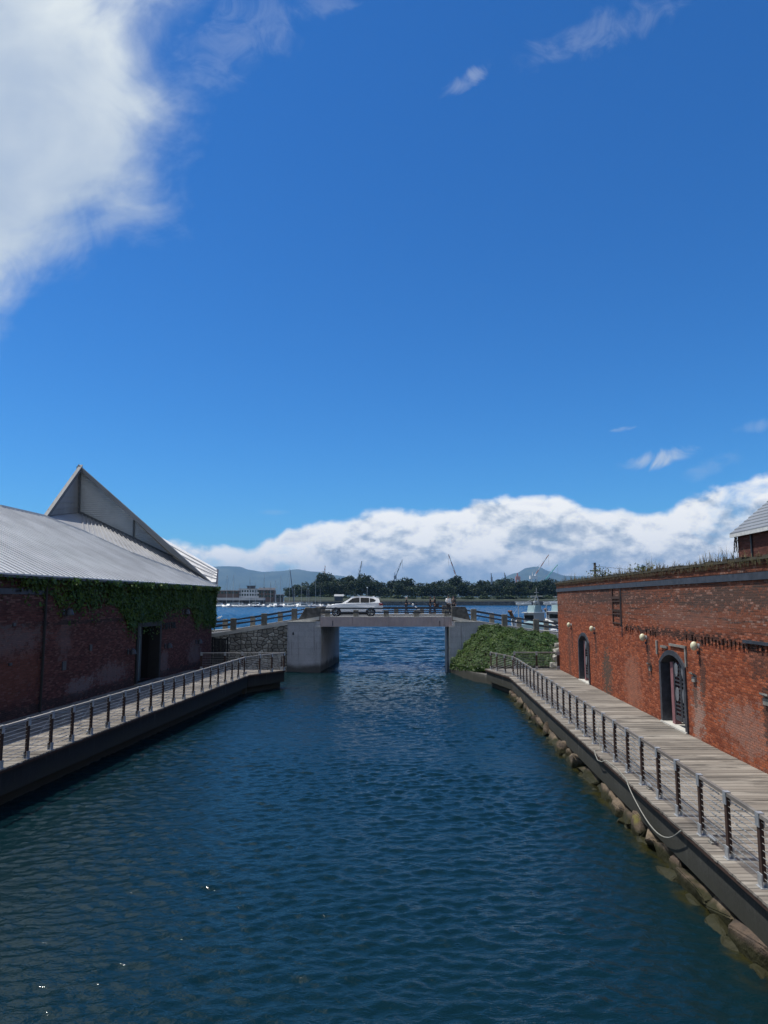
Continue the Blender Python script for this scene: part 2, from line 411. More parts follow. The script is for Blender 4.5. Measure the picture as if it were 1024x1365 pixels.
def metal_roof_mat(name, c, pitch=0.42, axis='x'):
    N = mat_new(name); n = N.noise(N.obj, 0.5, 5, 0.6); n2 = N.noise(N.scale(N.obj, (3, 0.3, 0.3)), 1, 4, 0.6)
    k = N.add(N.step(n, 0.3, 0.7, 0.88, 1.1), N.step(n2, 0.35, 0.65, -0.06, 0.06))
    base = N.mix(1.0, c, N.xyz(k, k, k), 'MULTIPLY')
    N.put(N.p.inputs['Base Color'], base); N.put(N.p.inputs['Roughness'], 0.55); N.put(N.p.inputs['Metallic'], 0.0)
    return N.mat

M = {}
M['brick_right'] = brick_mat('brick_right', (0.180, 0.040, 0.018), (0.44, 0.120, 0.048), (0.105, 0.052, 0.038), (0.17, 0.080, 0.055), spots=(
    (15.2, 2.0, 1.6, 0.75, (0.31, 0.20, 0.165), 0.55), (18.6, 1.9, 0.55, 1.0, (0.36, 0.28, 0.24), 0.65), (30.0, 2.0, 0.9, 1.15, (0.075, 0.065, 0.052), 0.9), (25.8, 2.0, 1.2, 1.2, (0.34, 0.17, 0.12), 0.5),
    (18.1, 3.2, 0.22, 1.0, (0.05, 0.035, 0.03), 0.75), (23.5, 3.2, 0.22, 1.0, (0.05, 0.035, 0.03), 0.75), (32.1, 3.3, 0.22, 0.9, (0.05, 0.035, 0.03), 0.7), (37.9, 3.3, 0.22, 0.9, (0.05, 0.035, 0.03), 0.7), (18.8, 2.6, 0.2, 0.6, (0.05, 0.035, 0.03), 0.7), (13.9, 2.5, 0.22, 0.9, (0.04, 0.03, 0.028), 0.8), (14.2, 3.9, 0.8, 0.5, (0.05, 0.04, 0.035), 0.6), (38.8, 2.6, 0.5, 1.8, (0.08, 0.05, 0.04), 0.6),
    (20.0, 4.32, 7.5, 0.17, (0.028, 0.02, 0.018), 0.9), (16.0, 5.55, 5.0, 0.35, (0.06, 0.05, 0.045), 0.8), (30, 5.6, 9, 0.3, (0.05, 0.042, 0.04), 0.75), (19.5, 4.9, 3.5, 0.35, (0.26, 0.19, 0.17), 0.2)))
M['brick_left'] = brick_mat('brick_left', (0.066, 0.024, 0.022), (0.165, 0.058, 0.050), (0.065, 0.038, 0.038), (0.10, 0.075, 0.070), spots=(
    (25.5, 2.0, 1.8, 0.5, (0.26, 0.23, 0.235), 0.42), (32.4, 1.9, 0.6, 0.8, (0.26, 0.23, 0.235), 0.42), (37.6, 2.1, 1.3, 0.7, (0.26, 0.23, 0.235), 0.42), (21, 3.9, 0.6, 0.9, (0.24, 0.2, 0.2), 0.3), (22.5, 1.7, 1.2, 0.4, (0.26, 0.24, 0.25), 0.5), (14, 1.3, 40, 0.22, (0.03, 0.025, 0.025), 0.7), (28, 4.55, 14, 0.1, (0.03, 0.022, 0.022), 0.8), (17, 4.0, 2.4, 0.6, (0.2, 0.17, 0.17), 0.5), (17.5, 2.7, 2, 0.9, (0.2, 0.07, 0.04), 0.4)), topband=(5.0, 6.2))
M['brick_house'] = brick_mat('brick_house', (0.085, 0.026, 0.020), (0.16, 0.055, 0.040), (0.09, 0.04, 0.032), (0.10, 0.07, 0.06), topband=(8, 9), white=0.15)
M['deck'] = wood_mat('deck', (0.185, 0.165, 0.142), (0.345, 0.318, 0.278), stain=0.70)
M['timber'] = wood_mat('timber', (0.035, 0.022, 0.018), (0.075, 0.046, 0.038), stain=0.3)
M['rail_wood'] = wood_mat('rail_wood', (0.14, 0.125, 0.115), (0.25, 0.235, 0.22), stain=0.5)
M['rail_grey'] = wood_mat('rail_grey', (0.30, 0.29, 0.27), (0.45, 0.43, 0.41), stain=0.2)
M['galv'] = plain('galv', (0.42, 0.44, 0.46), 0.5, 0.5, 0.25, 9)
M['cable'] = plain('cable', (0.40, 0.40, 0.38), 0.45, 0.7, 0.2, 5)
M['steel_dark'] = plain('steel_dark', (0.045, 0.052, 0.066), 0.5, 0.2, 0.25, 4)
M['steel_grey'] = plain('steel_grey', (0.048, 0.052, 0.064), 0.5, 0.2, 0.3, 5)
M['steel_blue'] = plain('steel_blue', (0.022, 0.028, 0.045), 0.5, 0.1, 0.2, 3)
M['pink_paint'] = plain('pink_paint', (0.22, 0.10, 0.11), 0.6, 0, 0.2, 3)
M['black'] = plain('black', (0.012, 0.013, 0.015), 0.7, 0, 0.2, 3)
M['interior'] = plain('interior', (0.010, 0.010, 0.012), 0.9, 0, 0.2, 1)  # near-black, the darkness inside the doorways put into the colour
M['globe'] = plain('globe', (0.62, 0.60, 0.42), 0.35, 0, 0.12, 6)
M['plate'] = plain('plate', (0.17, 0.18, 0.20), 0.5, 0.2, 0.2, 5)
M['concrete'] = plain('concrete', (0.20, 0.195, 0.18), 0.9, 0, 0.35, 2.2, 0.5)
M['kerb'] = plain('kerb', (0.50, 0.49, 0.45), 0.9, 0, 0.15, 2.0, 0.3)
M['post_stone'] = plain('post_stone', (0.175, 0.165, 0.14), 0.95, 0, 0.4, 9, 0.6)
M['pilaster'] = plain('pilaster', (0.115, 0.11, 0.10), 0.95, 0, 0.45, 3.2, 0.8)
M['asphalt'] = plain('asphalt', (0.06, 0.06, 0.062), 0.9, 0, 0.2, 4, 0.3)
M['paving'] = plain('paving', (0.32, 0.31, 0.29), 0.9, 0, 0.15, 3, 0.2)
M['marking'] = plain('marking', (0.75, 0.75, 0.72), 0.8, 0, 0.15, 6)
M['shade_concrete'] = granite_mat('shade_concrete', (0.020, 0.022, 0.025), 1.7, 4.0, True, (0.060, 0.066, 0.070), (0.008, 0.009, 0.010))  # left quay concrete, its shade put into the colour
M['edge_concrete'] = granite_mat('edge_concrete', (0.044, 0.045, 0.041), 1.9, 4.0, True, (0.10, 0.10, 0.092), (0.018, 0.018, 0.016))  # nearly black grey concrete with streaks, for the right edge beam
M['granite'] = granite_mat('granite', (0.44, 0.44, 0.455))
M['granite_side'] = granite_mat('granite_side', (0.48, 0.48, 0.50), 1.0, 8.0)
M['stone'] = stone_mat('stone', (0.22, 0.21, 0.18), (0.42, 0.40, 0.35), (0.56, 0.54, 0.47), 2.1, 3.6, (0.035, 0.032, 0.028))
M['ledge'] = granite_mat('ledge', (0.16, 0.155, 0.145), 1.4, 0.7)
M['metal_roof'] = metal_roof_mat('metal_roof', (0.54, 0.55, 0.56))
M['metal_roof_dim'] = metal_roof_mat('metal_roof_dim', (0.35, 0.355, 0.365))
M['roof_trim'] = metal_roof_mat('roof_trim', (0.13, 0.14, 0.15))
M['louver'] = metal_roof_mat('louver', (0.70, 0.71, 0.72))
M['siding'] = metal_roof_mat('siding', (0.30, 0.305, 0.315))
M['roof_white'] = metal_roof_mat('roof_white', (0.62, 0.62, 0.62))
M['house_roof'] = metal_roof_mat('house_roof', (0.20, 0.215, 0.235))
M['white_trim'] = plain('white_trim', (0.55, 0.56, 0.55), 0.6, 0, 0.15, 4)
M['rope'] = plain('rope', (0.26, 0.26, 0.235), 0.8, 0, 0.15, 20)
M['white_paint'] = plain('white_paint', (0.72, 0.73, 0.73), 0.4, 0, 0.08, 3)
M['car_paint'] = plain('car_paint', (0.80, 0.81, 0.82), 0.25, 0, 0.02, 2, 0, 0.6)
M['dark_glass'] = plain('dark_glass', (0.010, 0.012, 0.015), 0.08, 0, 0.1, 2)
M['green_glass'] = plain('green_glass', (0.07, 0.11, 0.12), 0.15, 0, 0.3, 1)
M['rubber'] = plain('rubber', (0.015, 0.015, 0.016), 0.8, 0, 0.2, 8)
M['alloy'] = plain('alloy', (0.36, 0.36, 0.37), 0.35, 0.7, 0.1, 8)
M['tail'] = plain('tail', (0.22, 0.015, 0.03), 0.2, 0, 0.1, 8)
M['lamp_lens'] = plain('lamp_lens', (0.55, 0.58, 0.60), 0.15, 0, 0.1, 8)
M['skin'] = plain('skin', (0.45, 0.27, 0.20), 0.6, 0, 0.08, 6)
M['cloth_black'] = plain('cloth_black', (0.02, 0.02, 0.024), 0.9, 0, 0.3, 8)
M['cloth_navy'] = plain('cloth_navy', (0.035, 0.042, 0.065), 0.9, 0, 0.3, 8)
M['cloth_grey'] = plain('cloth_grey', (0.09, 0.085, 0.08), 0.9, 0, 0.3, 8)
M['cloth_white'] = plain('cloth_white', (0.78, 0.78, 0.78), 0.9, 0, 0.08, 8)
M['hair'] = plain('hair', (0.012, 0.010, 0.009), 0.6, 0, 0.3, 20)
M['hair_grey'] = plain('hair_grey', (0.35, 0.34, 0.33), 0.7, 0, 0.2, 20)
M['ivy'] = leaf_mat('ivy', (0.022, 0.058, 0.010), (0.085, 0.155, 0.026), (0.13, 0.18, 0.03))
M['ivy_bank'] = leaf_mat('ivy_bank', (0.015, 0.040, 0.009), (0.062, 0.115, 0.024), (0.095, 0.150, 0.026), 0.25, 0.7)
M['tree'] = leaf_mat('tree', (0.010, 0.024, 0.010), (0.026, 0.048, 0.018), (0.034, 0.056, 0.018), 0.1, 0.03)
M['tree_b'] = leaf_mat('tree_b', (0.015, 0.030, 0.012), (0.036, 0.060, 0.020), (0.045, 0.066, 0.022), 0.1, 0.03)
M['bush'] = leaf_mat('bush', (0.022, 0.042, 0.014), (0.048, 0.076, 0.024), (0.06, 0.085, 0.028), 0.1, 0.05)
M['weed'] = leaf_mat('weed', (0.10, 0.075, 0.035), (0.20, 0.16, 0.075), (0.07, 0.085, 0.03), 0.2, 0.6)
M['bark'] = plain('bark', (0.05, 0.04, 0.03), 0.9, 0, 0.3, 4)
M['soil'] = plain('soil', (0.045, 0.040, 0.026), 0.95, 0, 0.4, 2.5, 0.6)
M['grass_far'] = plain('grass_far', (0.022, 0.032, 0.012), 0.95, 0, 0.3, 0.05, 0, 0, False)
M['quay_stone'] = stone_mat('quay_stone', (0.10, 0.095, 0.09), (0.16, 0.155, 0.145), (0.20, 0.19, 0.18), 0.35, 0.8, (0.03, 0.03, 0.03), 0.2)
M['quay_top'] = plain('quay_top', (0.075, 0.078, 0.066), 0.9, 0, 0.2, 0.05, 0, 0, False)
M['crane_white'] = plain('crane_white', (0.70, 0.70, 0.70), 0.5, 0, 0.1, 0.2)
M['crane_red'] = plain('crane_red', (0.55, 0.28, 0.24), 0.5, 0, 0.1, 0.2)
M['crane_green'] = plain('crane_green', (0.22, 0.62, 0.55), 0.5, 0, 0.1, 0.2)
M['crane_grey'] = plain('crane_grey', (0.25, 0.26, 0.28), 0.5, 0, 0.1, 0.2)
M['boat_white'] = plain('boat_white', (0.74, 0.75, 0.75), 0.35, 0, 0.06, 1)
M['boat_blue'] = plain('boat_blue', (0.035, 0.06, 0.13), 0.35, 0, 0.1, 1)
M['boat_teal'] = plain('boat_teal', (0.25, 0.36, 0.38), 0.4, 0, 0.1, 1)
M['boat_wood'] = plain('boat_wood', (0.25, 0.13, 0.06), 0.5, 0, 0.2, 1)
M['boat_black'] = plain('boat_black', (0.02, 0.02, 0.022), 0.6, 0, 0.3, 2)
M['mast'] = plain('mast', (0.45, 0.46, 0.47), 0.4, 0.4, 0.1, 1)
M['sail_dark'] = plain('sail_dark', (0.07, 0.085, 0.12), 0.8, 0, 0.2, 1)
M['bldg_white'] = plain('bldg_white', (0.50, 0.53, 0.57), 0.8, 0, 0.1, 0.1)
M['bldg_brown'] = plain('bldg_brown', (0.10, 0.07, 0.06), 0.8, 0, 0.2, 0.3)
M['bldg_dark'] = plain('bldg_dark', (0.05, 0.052, 0.06), 0.7, 0, 0.2, 0.3)
M['bldg_grey'] = plain('bldg_grey', (0.33, 0.34, 0.35), 0.8, 0, 0.15, 0.1)
M['gull_white'] = plain('gull_white', (0.75, 0.75, 0.74), 0.8, 0, 0.1, 20)
M['pole'] = plain('pole', (0.14, 0.12, 0.10), 0.9, 0, 0.3, 3)
M['rust'] = plain('rust', (0.16, 0.075, 0.04), 0.9, 0, 0.4, 3)
M['net'] = plain('net', (0.03, 0.034, 0.03), 0.95, 0, 0.4, 6)

# ------------------------------------------------------------------ water: one sheet from the camera to the horizon
def water_mesh():
    ys = [2.0]
    while ys[-1] < 320: ys.append(ys[-1] + max(0.036, 0.0021 * ys[-1]))
    ys = np.array(ys); xs = np.linspace(-13.0, 9.5, 430)
    X, Y = np.meshgrid(xs, ys); Z = np.zeros_like(X)
    fan = np.clip((Y - 58) / 262, 0, 1); X = X * (1 + fan * 7.0)       # wider strip out in the harbour
    rg = np.random.default_rng(11); n = 190
    lam = np.exp(rg.uniform(np.log(0.19), np.log(3.0), n)); th = rg.normal(0, 0.62, n) + np.where(rg.random(n) < 0.12, 1.5, 0)
    th += R(-80)                                    # the breeze comes up the canal from the harbour
    k = 2 * np.pi / lam; ph = rg.uniform(0, 2 * np.pi, n)
    slope = 0.150 * np.exp(-0.5 * ((np.log(lam) - np.log(0.36)) / 0.62) ** 2)
    slope /= np.sqrt(np.sum(slope ** 2) / 2) / 0.19
    dyl = np.maximum(np.gradient(ys), 0.036)[:, None]
    # gusts: patches of rougher and smoother water
    gust = 0.85 + 0.30 * np.sin(X * 0.31 + Y * 0.17 + 1.0) * np.sin(Y * 0.23 - X * 0.12) + 0.15 * np.sin(Y * 0.61 + X * 0.4)
    for i in range(n):
        filt = np.clip(lam[i] * abs(np.sin(th[i])) / (2.6 * dyl) - 0.4, 0, 1) * np.clip(lam[i] / 0.14 - 0.5, 0, 1)
        p = k[i] * (X * np.cos(th[i]) + Y * np.sin(th[i])) + ph[i]
        Z += (slope[i] / k[i]) * filt * (np.cos(p) + 0.26 * np.cos(2 * p))
    har = np.clip((Y - 48) / 25, 0, 1)
    for i in range(60):
        l_ = np.exp(rg.uniform(np.log(0.9), np.log(6.0))); t_ = R(-80) + rg.normal(0, 0.5); p_ = rg.uniform(0, 6.28); k_ = 2 * np.pi / l_
        filt = np.clip(l_ * abs(np.sin(t_)) / (2.6 * dyl) - 0.4, 0, 1)
        Z += har * filt * (0.17 * np.sqrt(2 / 60) / k_) * np.cos(k_ * (X * np.cos(t_) + Y * np.sin(t_)) + p_)
    edge = np.clip((320 - Y) / 60, 0, 1) * np.clip((Y - 2) / 1.0, 0, 1) * np.clip((xs + 13.0) / 1.0, 0, 1)[None, :] * np.clip((9.5 - xs) / 1.0, 0, 1)[None, :]
    Z *= edge * gust
    nx, ny = len(xs), len(ys)
    V = np.stack([X, Y, Z], -1).reshape(-1, 3)
    ii, jj = np.meshgrid(np.arange(nx - 1), np.arange(ny - 1)); A = (jj * nx + ii).ravel()
    F = np.stack([A, A + 1, A + nx + 1, A + nx], -1)
    # surround to the horizon
    B = 20000.0; c0 = len(V)
    extra = np.array([(-B, -300, 0), (B, -300, 0), (B, B, 0), (-B, B, 0)], float)
    V = np.vstack([V, extra])
    q = [0, nx - 1, (ny - 1) * nx + nx - 1, (ny - 1) * nx]
    me = bpy.data.meshes.new('water')
    faces = F.tolist()
    bottom = list(range(0, nx)); right = [j * nx + nx - 1 for j in range(ny)]; topr = [(ny - 1) * nx + i for i in range(nx)]; left = [j * nx for j in range(ny)]
    faces.append([c0, c0 + 1] + bottom[::-1]); faces.append([c0 + 1, c0 + 2] + right[::-1]); faces.append([c0 + 2, c0 + 3] + topr); faces.append([c0 + 3, c0] + left)
    me.from_pydata(V.tolist(), [], faces)
    sm = [True] * len(me.polygons)
    for i_ in range(1, 5): sm[-i_] = False
    me.polygons.foreach_set('use_smooth', sm)
    return me
N = mat_new('water_surface')
px_, py_, pz_ = N.sep(N.pos)
wv = N.scale(N.pos, (1.0, 1.7, 1.0))
near = N.step(py_, 20, 75); far_ = N.step(py_, 90, 420)
h1 = N.noise(wv, 5.5, 3, 0.55, 0.6); h2 = N.noise(N.scale(N.pos, (0.9, 1.4, 1)), 1.3, 4, 0.6, 0.5); h3 = N.noise(N.scale(N.pos, (0.16, 0.35, 1)), 1.0, 4, 0.6, 0.4)
rdg = N.m('ABSOLUTE', N.sub(N.noise(N.scale(N.pos, (1.0, 1.9, 1)), 3.4, 3, 0.55, 0.5), 0.5)); rd2 = N.m('ABSOLUTE', N.sub(N.noise(N.scale(N.pos, (1.0, 1.8, 1)), 8.0, 2, 0.5, 0.4), 0.5))
hh = N.add(N.sub(N.mul(h1, 0.012), N.add(N.mul(rdg, 0.027), N.mul(rd2, 0.009))), N.add(N.mul(h2, N.mul(near, 0.16)), N.mul(h3, N.mul(far_, 2.4))))
bump(N, hh, 1.0, 1.0)
# weed and stones show through the shallow water along the right bank
edge = N.sub(px_, N.add(N.mul(py_, 0.052), 5.05))
wn_ = N.noise(N.scale(N.pos, (1.0, 0.6, 1)), 1.6, 5, 0.6)
shallow = N.mul(N.step(N.add(edge, N.mul(N.sub(wn_, 0.5), 1.6)), -0.45, 0.15), N.step(py_, 47, 40))
deep = N.mix(N.step(py_, 60, 300), (0.0028, 0.016, 0.021), (0.008, 0.058, 0.135))  # far water bluer, reflected sky put into its base colour
colw = N.mix(shallow, deep, N.mix(N.step(wn_, 0.35, 0.6), (0.007, 0.007, 0.005), (0.026, 0.025, 0.008)))
N.put(N.p.inputs['Base Color'], colw); N.put(N.p.inputs['Roughness'], N.step(py_, 25, 200, 0.085, 0.26)); N.put(N.p.inputs['IOR'], 1.333)
M['water'] = N.mat
wm = water_mesh(); wm.materials.append(M['water'])
water = bpy.data.objects.new('water', wm); COL.objects.link(water); tag(water, 'rippled dark blue canal and harbour water', 'water', kind='structure')

# ------------------------------------------------------------------ frames along the two quays
DECK = 1.1
def frame(P_, Q_):
    d = Vector((Q_[0] - P_[0], Q_[1] - P_[1])); L = d.length
    return Vector((P_[0], P_[1], 0)), math.atan2(d.y, d.x), L
R0, RZ_R, LEN_R = frame((9.061, 5.0), (11.27, 47.14))
L0, RZ_L, LEN_L = frame((-15.069, 10.0), (-12.05, 50.98))
def to_world(o, rz, p):
    c, s = math.cos(rz), math.sin(rz); return Vector((o.x + c * p[0] - s * p[1], o.y + s * p[0] + c * p[1], p[2]))
def to_local(o, rz, p):
    c, s = math.cos(rz), math.sin(rz); x, y = p[0] - o.x, p[1] - o.y; return Vector((c * x + s * y, -s * x + c * y, p[2]))
# local axes: x runs up the canal, y points to the left of that (towards the canal on the right bank, away from it on the left bank), z up

# ------------------------------------------------------------------ ground
g = MB()
g.box(R0.x - 0.0, 70, -20, 53.8, -1.5, DECK - 0.12)
gr = g.build('ground', M['paving']); gr.location = (0.6, 0, 0); tag(gr, kind='structure')
g = MB(); g.box(-90, -15.6, -20, 54.5, -1.5, DECK - 0.12)
gr = g.build('ground', M['paving']); tag(gr, kind='structure')

# ------------------------------------------------------------------ right brick warehouse
rw = thing('brick_warehouse', 'long low red brick warehouse with two arched doors and weeds on its flat top', 'warehouse', R0, RZ_R)
DOORS_R = ((19.5, 22.15), (33.5, 36.1)); SPRING, RISE = 3.25, 0.50
TH = 0.55
def arch_pts(x0, x1, zs, rise, n=14, inset=0.0):
    w = (x1 - x0) / 2 - inset; xc = (x0 + x1) / 2; r = (w * w + rise * rise) / (2 * rise); zc = zs + rise - r; a0 = math.asin(w / r)
    return [(xc + r * math.sin(-a0 + 2 * a0 * i / n), zc + r * math.cos(-a0 + 2 * a0 * i / n)) for i in range(n + 1)]
w_ = MB(); ZT = 6.42
xs = [-4.0] + [v for d in DOORS_R for v in d] + [LEN_R]
for i in range(0, len(xs), 2): w_.box(xs[i], xs[i + 1], -TH, 0, -0.6, ZT)
for (x0, x1) in DOORS_R:
    ap = arch_pts(x0, x1, SPRING, RISE)
    poly = [(x0, 0, ZT)] + [(x, 0, z) for x, z in ap] + [(x1, 0, ZT)]
    w_.prism(poly, (0, -TH, 0)); w_.box(x0, x1, -TH, -0.002, -0.6, DECK - 0.02)
w_.box(LEN_R - TH, LEN_R - 0.003, -16, -TH, -0.6, ZT - 0.02); w_.box(-4.0, -3.4, -16, -TH, -0.6, ZT - 0.02); w_.box(-4.0, LEN_R, -16.5, -16, -0.6, ZT)
x = 12.0
while x < 26.8:      # projecting brick ends in one dark row
    if not (19.3 < x < 22.3) and rnd.random() < 0.8: w_.box(x, x + 0.11, 0.002, rnd.uniform(0.03, 0.06), 4.19, 4.19 + rnd.uniform(0.12, 0.2))
    x += 0.27
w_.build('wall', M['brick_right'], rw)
MB().box(-3.9, LEN_R - 0.6, -15.98, -TH - 0.01, ZT - 0.35, ZT - 0.1).build('flat_roof', M['soil'], rw)
# rough brick coping in two oversailing courses with an uneven top edge
def ragged(x0, x1, step, y0, y1, z0, zf):
    mb = MB(); x = x0
    while x < x1:
        x2 = min(x + step * rnd.uniform(0.7, 1.4), x1); dz = rnd.uniform(-0.03, 0.03); dy_ = rnd.uniform(-0.012, 0.012)
        mb.box(x, x2 - 0.006, y0, y1 + dy_, z0, zf + dz); x = x2
    return mb
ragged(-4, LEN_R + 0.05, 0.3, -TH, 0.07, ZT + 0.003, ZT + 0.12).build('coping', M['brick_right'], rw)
ragged(-4, LEN_R + 0.10, 0.4, -TH, 0.13, ZT + 0.123, ZT + 0.21).build('coping', M['soil'], rw)
MB().box(-4, LEN_R + 0.12, 0.003, 0.055, 6.03, 6.23).build('steel_band', M['steel_grey'], rw)
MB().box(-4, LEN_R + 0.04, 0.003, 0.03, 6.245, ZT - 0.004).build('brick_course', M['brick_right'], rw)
for (x0, x1) in DOORS_R:
    # steel lined arch: 0.22 m face band and a deep reveal
    fr = MB(); t = 0.2
    out_ = [(x0, DECK)] + arch_pts(x0, x1, SPRING, RISE) + [(x1, DECK)]
    inn = [(x0 + t, DECK)] + arch_pts(x0, x1, SPRING - 0.02, RISE - t + 0.05, inset=t) + [(x1 - t, DECK)]
    for k in range(len(out_) - 1):
        q = [out_[k], out_[k + 1], inn[k + 1], inn[k]]
        fr.prism([(x, 0.06, z) for x, z in q], (0, -0.75, 0))
    f = fr.build('door_frame', M['steel_grey'], rw)
    dr = bpy.data.objects.new('door', MB().box(x0 - 0.01, x1 + 0.01, -1.9, -1.85, DECK, ZT - 1).mesh('door', M['interior'])); COL.objects.link(dr); dr.parent = rw  # black sheet closing the recess, in place of the dark inside
    MB().box(x0 - 0.3, x0, -1.9, -0.56, DECK, 4.2).box(x1, x1 + 0.3, -1.9, -0.56, DECK, 4.2).box(x0, x1, -1.9, -0.7, 3.8, 4.1).box(x0, x1, -1.9, -0.56, DECK - 0.1, DECK + 0.02).build('door_recess', M['interior'], dr)
    MB().box(x0 + 0.02, x1 - 0.02, -0.5, 0.10, DECK - 0.01, DECK + 0.05).build('door_sill', M['kerb'], dr)
    # fixed pink post at the far jamb, then two leaves of a slatted steel gate
    MB().box(x1 - 0.98, x1 - 0.70, -0.34, -0.12, DECK + 0.05, SPRING + 0.05).build('door_post', M['pink_paint'], dr)
    for (gx0, gx1) in ((x0 + 0.21, x0 + 0.82), (x0 + 0.86, x0 + 1.48)):
        ga = MB(); z0, z1 = DECK + 0.25, SPRING + 0.10; y0, y1 = -0.13, -0.08
        ga.box(gx0, gx0 + 0.07, y0, y1, z0, z1).box(gx1 - 0.07, gx1, y0, y1, z0, z1).box(gx0 + 0.07, gx1 - 0.07, y0, y1, z0, z0 + 0.16)
        z = z0 + 0.26
        while z < z1 - 0.05:
            ga.box(gx0 + 0.07, gx1 - 0.07, y0 + 0.01, y1 - 0.01, z, z + 0.045); z += 0.135
        gate = ga.build('gate_leaf', M['steel_grey'], dr)
        for zc in (DECK + 1.15, DECK + 2.0):
            pl = MB(); n = 16
            pl.prism([((gx0 + gx1) / 2 + 0.16 * math.cos(2 * math.pi * k / n), -0.078, zc + 0.24 * math.sin(2 * math.pi * k / n)) for k in range(n)], (0, 0.02, 0))
            pl.build('oval_plate', M['plate'], gate)
# old hardware left in the wall
ir = MB(); x0, x1 = 27.15, 28.45
for x in (x0, x1): ir.box(x - 0.045, x + 0.045, 0.002, 0.05, 4.4, 6.02)
for z, h in ((5.55, 0.12), (5.42, 0.05), (4.98, 0.11), (4.86, 0.05), (4.45, 0.05)): ir.box(x0 + 0.05, x1 - 0.05, 0.004, 0.05, z, z + h)
ir.build('iron_frame', M['timber'], rw)
MB().tube([(27.0, 0.04, 6.0), (27.0, 0.04, 4.15), (27.02, 0.04, 3.9)], 0.02, 6).build('conduit', M['steel_dark'], rw)
cb = MB().box(19.35, 20.95, 0.003, 0.06, 3.90, 3.98).box(19.35, 19.47, 0.004, 0.055, 3.3, 3.895)
cb.build('plaster_strip', M['concrete'], rw)
for q in ((22.3, 22.42, 3.5, 4.0), (21.2, 21.9, 3.78, 3.86)): MB().box(q[0], q[1], 0.004, 0.06, q[2], q[3]).build('plaster_strip', M['concrete'], rw)
for (x, z, w2) in ((23.25, 3.06, 0.22), (18.75, 3.14, 0.3), (13.75, 3.1, 0.45)):
    mb = MB().prism([(x - w2 / 2, 0.002, z - 0.08), (x + w2 / 2, 0.002, z - 0.08), (x + w2 / 2, 0.14, z), (x - w2 / 2, 0.14, z)], (0, 0, 0.05))
    mb.box(x - w2 / 2 + 0.02, x + w2 / 2 - 0.02, 0.002, 0.07, z - 0.26, z - 0.09)
    mb.build('broken_bracket', M['concrete'], rw)
MB().box(13.0, 14.9, 0.003, 0.09, 4.35, 4.43).build('ledge', M['steel_dark'], rw)

# wall lamps: oval frosted bulkheads on a short bracket
def wall_lamp(o, rz, s_, z, sign, label, mat, dark=False):
    p = to_world(o, rz, (s_, 0, z)); t = thing('wall_lamp', label, 'lamp', p, rz, 'lamps on the brick walls')
    if not dark:
        MB().tube([(0, 0.0, 0), (0, 0.05 * sign, 0)], 0.08, 12).build('backplate', M['galv'], t)
        b_ = MB().ell((0, 0.16 * sign, 0.0), (0.10, 0.11, 0.145), 14, 10).build('globe', mat, t, True)
        MB().tube([(0, 0.05 * sign, -0.16), (0, 0.05 * sign, -0.26)], 0.03, 6).build('bracket', M['steel_dark'], t)
    else:
        MB().box(-0.07, 0.07, min(0, 0.04 * sign), max(0, 0.04 * sign), -0.12, 0.14).build('backplate', M['steel_dark'], t)
        MB().tube([(0, 0.04 * sign, 0.05), (0.0, 0.22 * sign, 0.05)], 0.025, 6).build('bracket', M['steel_dark'], t)
        MB().tube([(0, 0.22 * sign, 0.16), (0, 0.26 * sign, 0.10), (0, 0.30 * sign, -0.12)], [0.05, 0.13, 0.17], 12).build('shade', M['steel_dark'], t)
    return t
for s_, lb in ((18.27, 'cream oval wall lamp on the near side of the larger arched doorway'), (23.67, 'cream oval wall lamp between the two arched doors'), (32.22, 'cream oval wall lamp just right of the far arched door'), (37.98, 'cream oval wall lamp closest to the far corner of the brick wall')):
    wall_lamp(R0, RZ_R, s_, 4.05, 1, lb, M['globe'])

# ------------------------------------------------------------------ weeds along the top of the right wall
wd = MB(); rg = random.Random(3)
def blade(mb, p, h, w, lean, az):
    e = Vector((math.cos(az), math.sin(az), 0)); s_ = Vector((-e.y, e.x, 0)); p = Vector(p)
    m1 = p + Vector((0, 0, h * 0.55)) + e * lean * 0.35 * h; t1 = p + Vector((0, 0, h)) + e * lean * h
    mb.poly([p - s_ * w, p + s_ * w, m1 + s_ * w * 0.7, m1 - s_ * w * 0.7]); mb.poly([m1 - s_ * w * 0.7, m1 + s_ * w * 0.7, t1])
for i in range(1700):
    x = rg.uniform(8, 42); cl = 0.5 + 0.5 * math.sin(x * 1.7) * math.sin(x * 0.53 + 1)
    if rg.random() > 0.25 + 0.75 * cl: continue
    tall = rg.random() < (0.12 if x < 26 else 0.05)
    h = rg.uniform(0.28, 0.62) if tall else rg.uniform(0.04, 0.20)
    p = to_world(R0, RZ_R, (x, rg.uniform(-0.5, 0.12), ZT + 0.2)); blade(wd, p, h, 0.006 if tall else 0.012, rg.uniform(0.1, 0.6), rg.uniform(0, 6.28))
    if tall:
        for k in range(5): blade(wd, Vector(p) + Vector((rg.uniform(-.05, .05), rg.uniform(-.05, .05), 0)), h * rg.uniform(0.5, 1.0), 0.006, rg.uniform(0.1, 0.6), rg.uniform(0, 6.28))
for i in range(1500):     # hanging dead roots and moss over the coping face
    x = rg.uniform(8, 42); z = ZT + rg.uniform(0.02, 0.2); p = to_world(R0, RZ_R, (x, 0.135, z)); blade(wd, p, -rg.uniform(0.04, 0.16), 0.012, rg.uniform(-0.1, 0.3), RZ_R + math.pi / 2)
wo = wd.build('weeds', M['weed'], fix=False); tag(wo, 'dry weeds and grass growing along the flat top of the brick wall', 'weeds', kind='stuff')
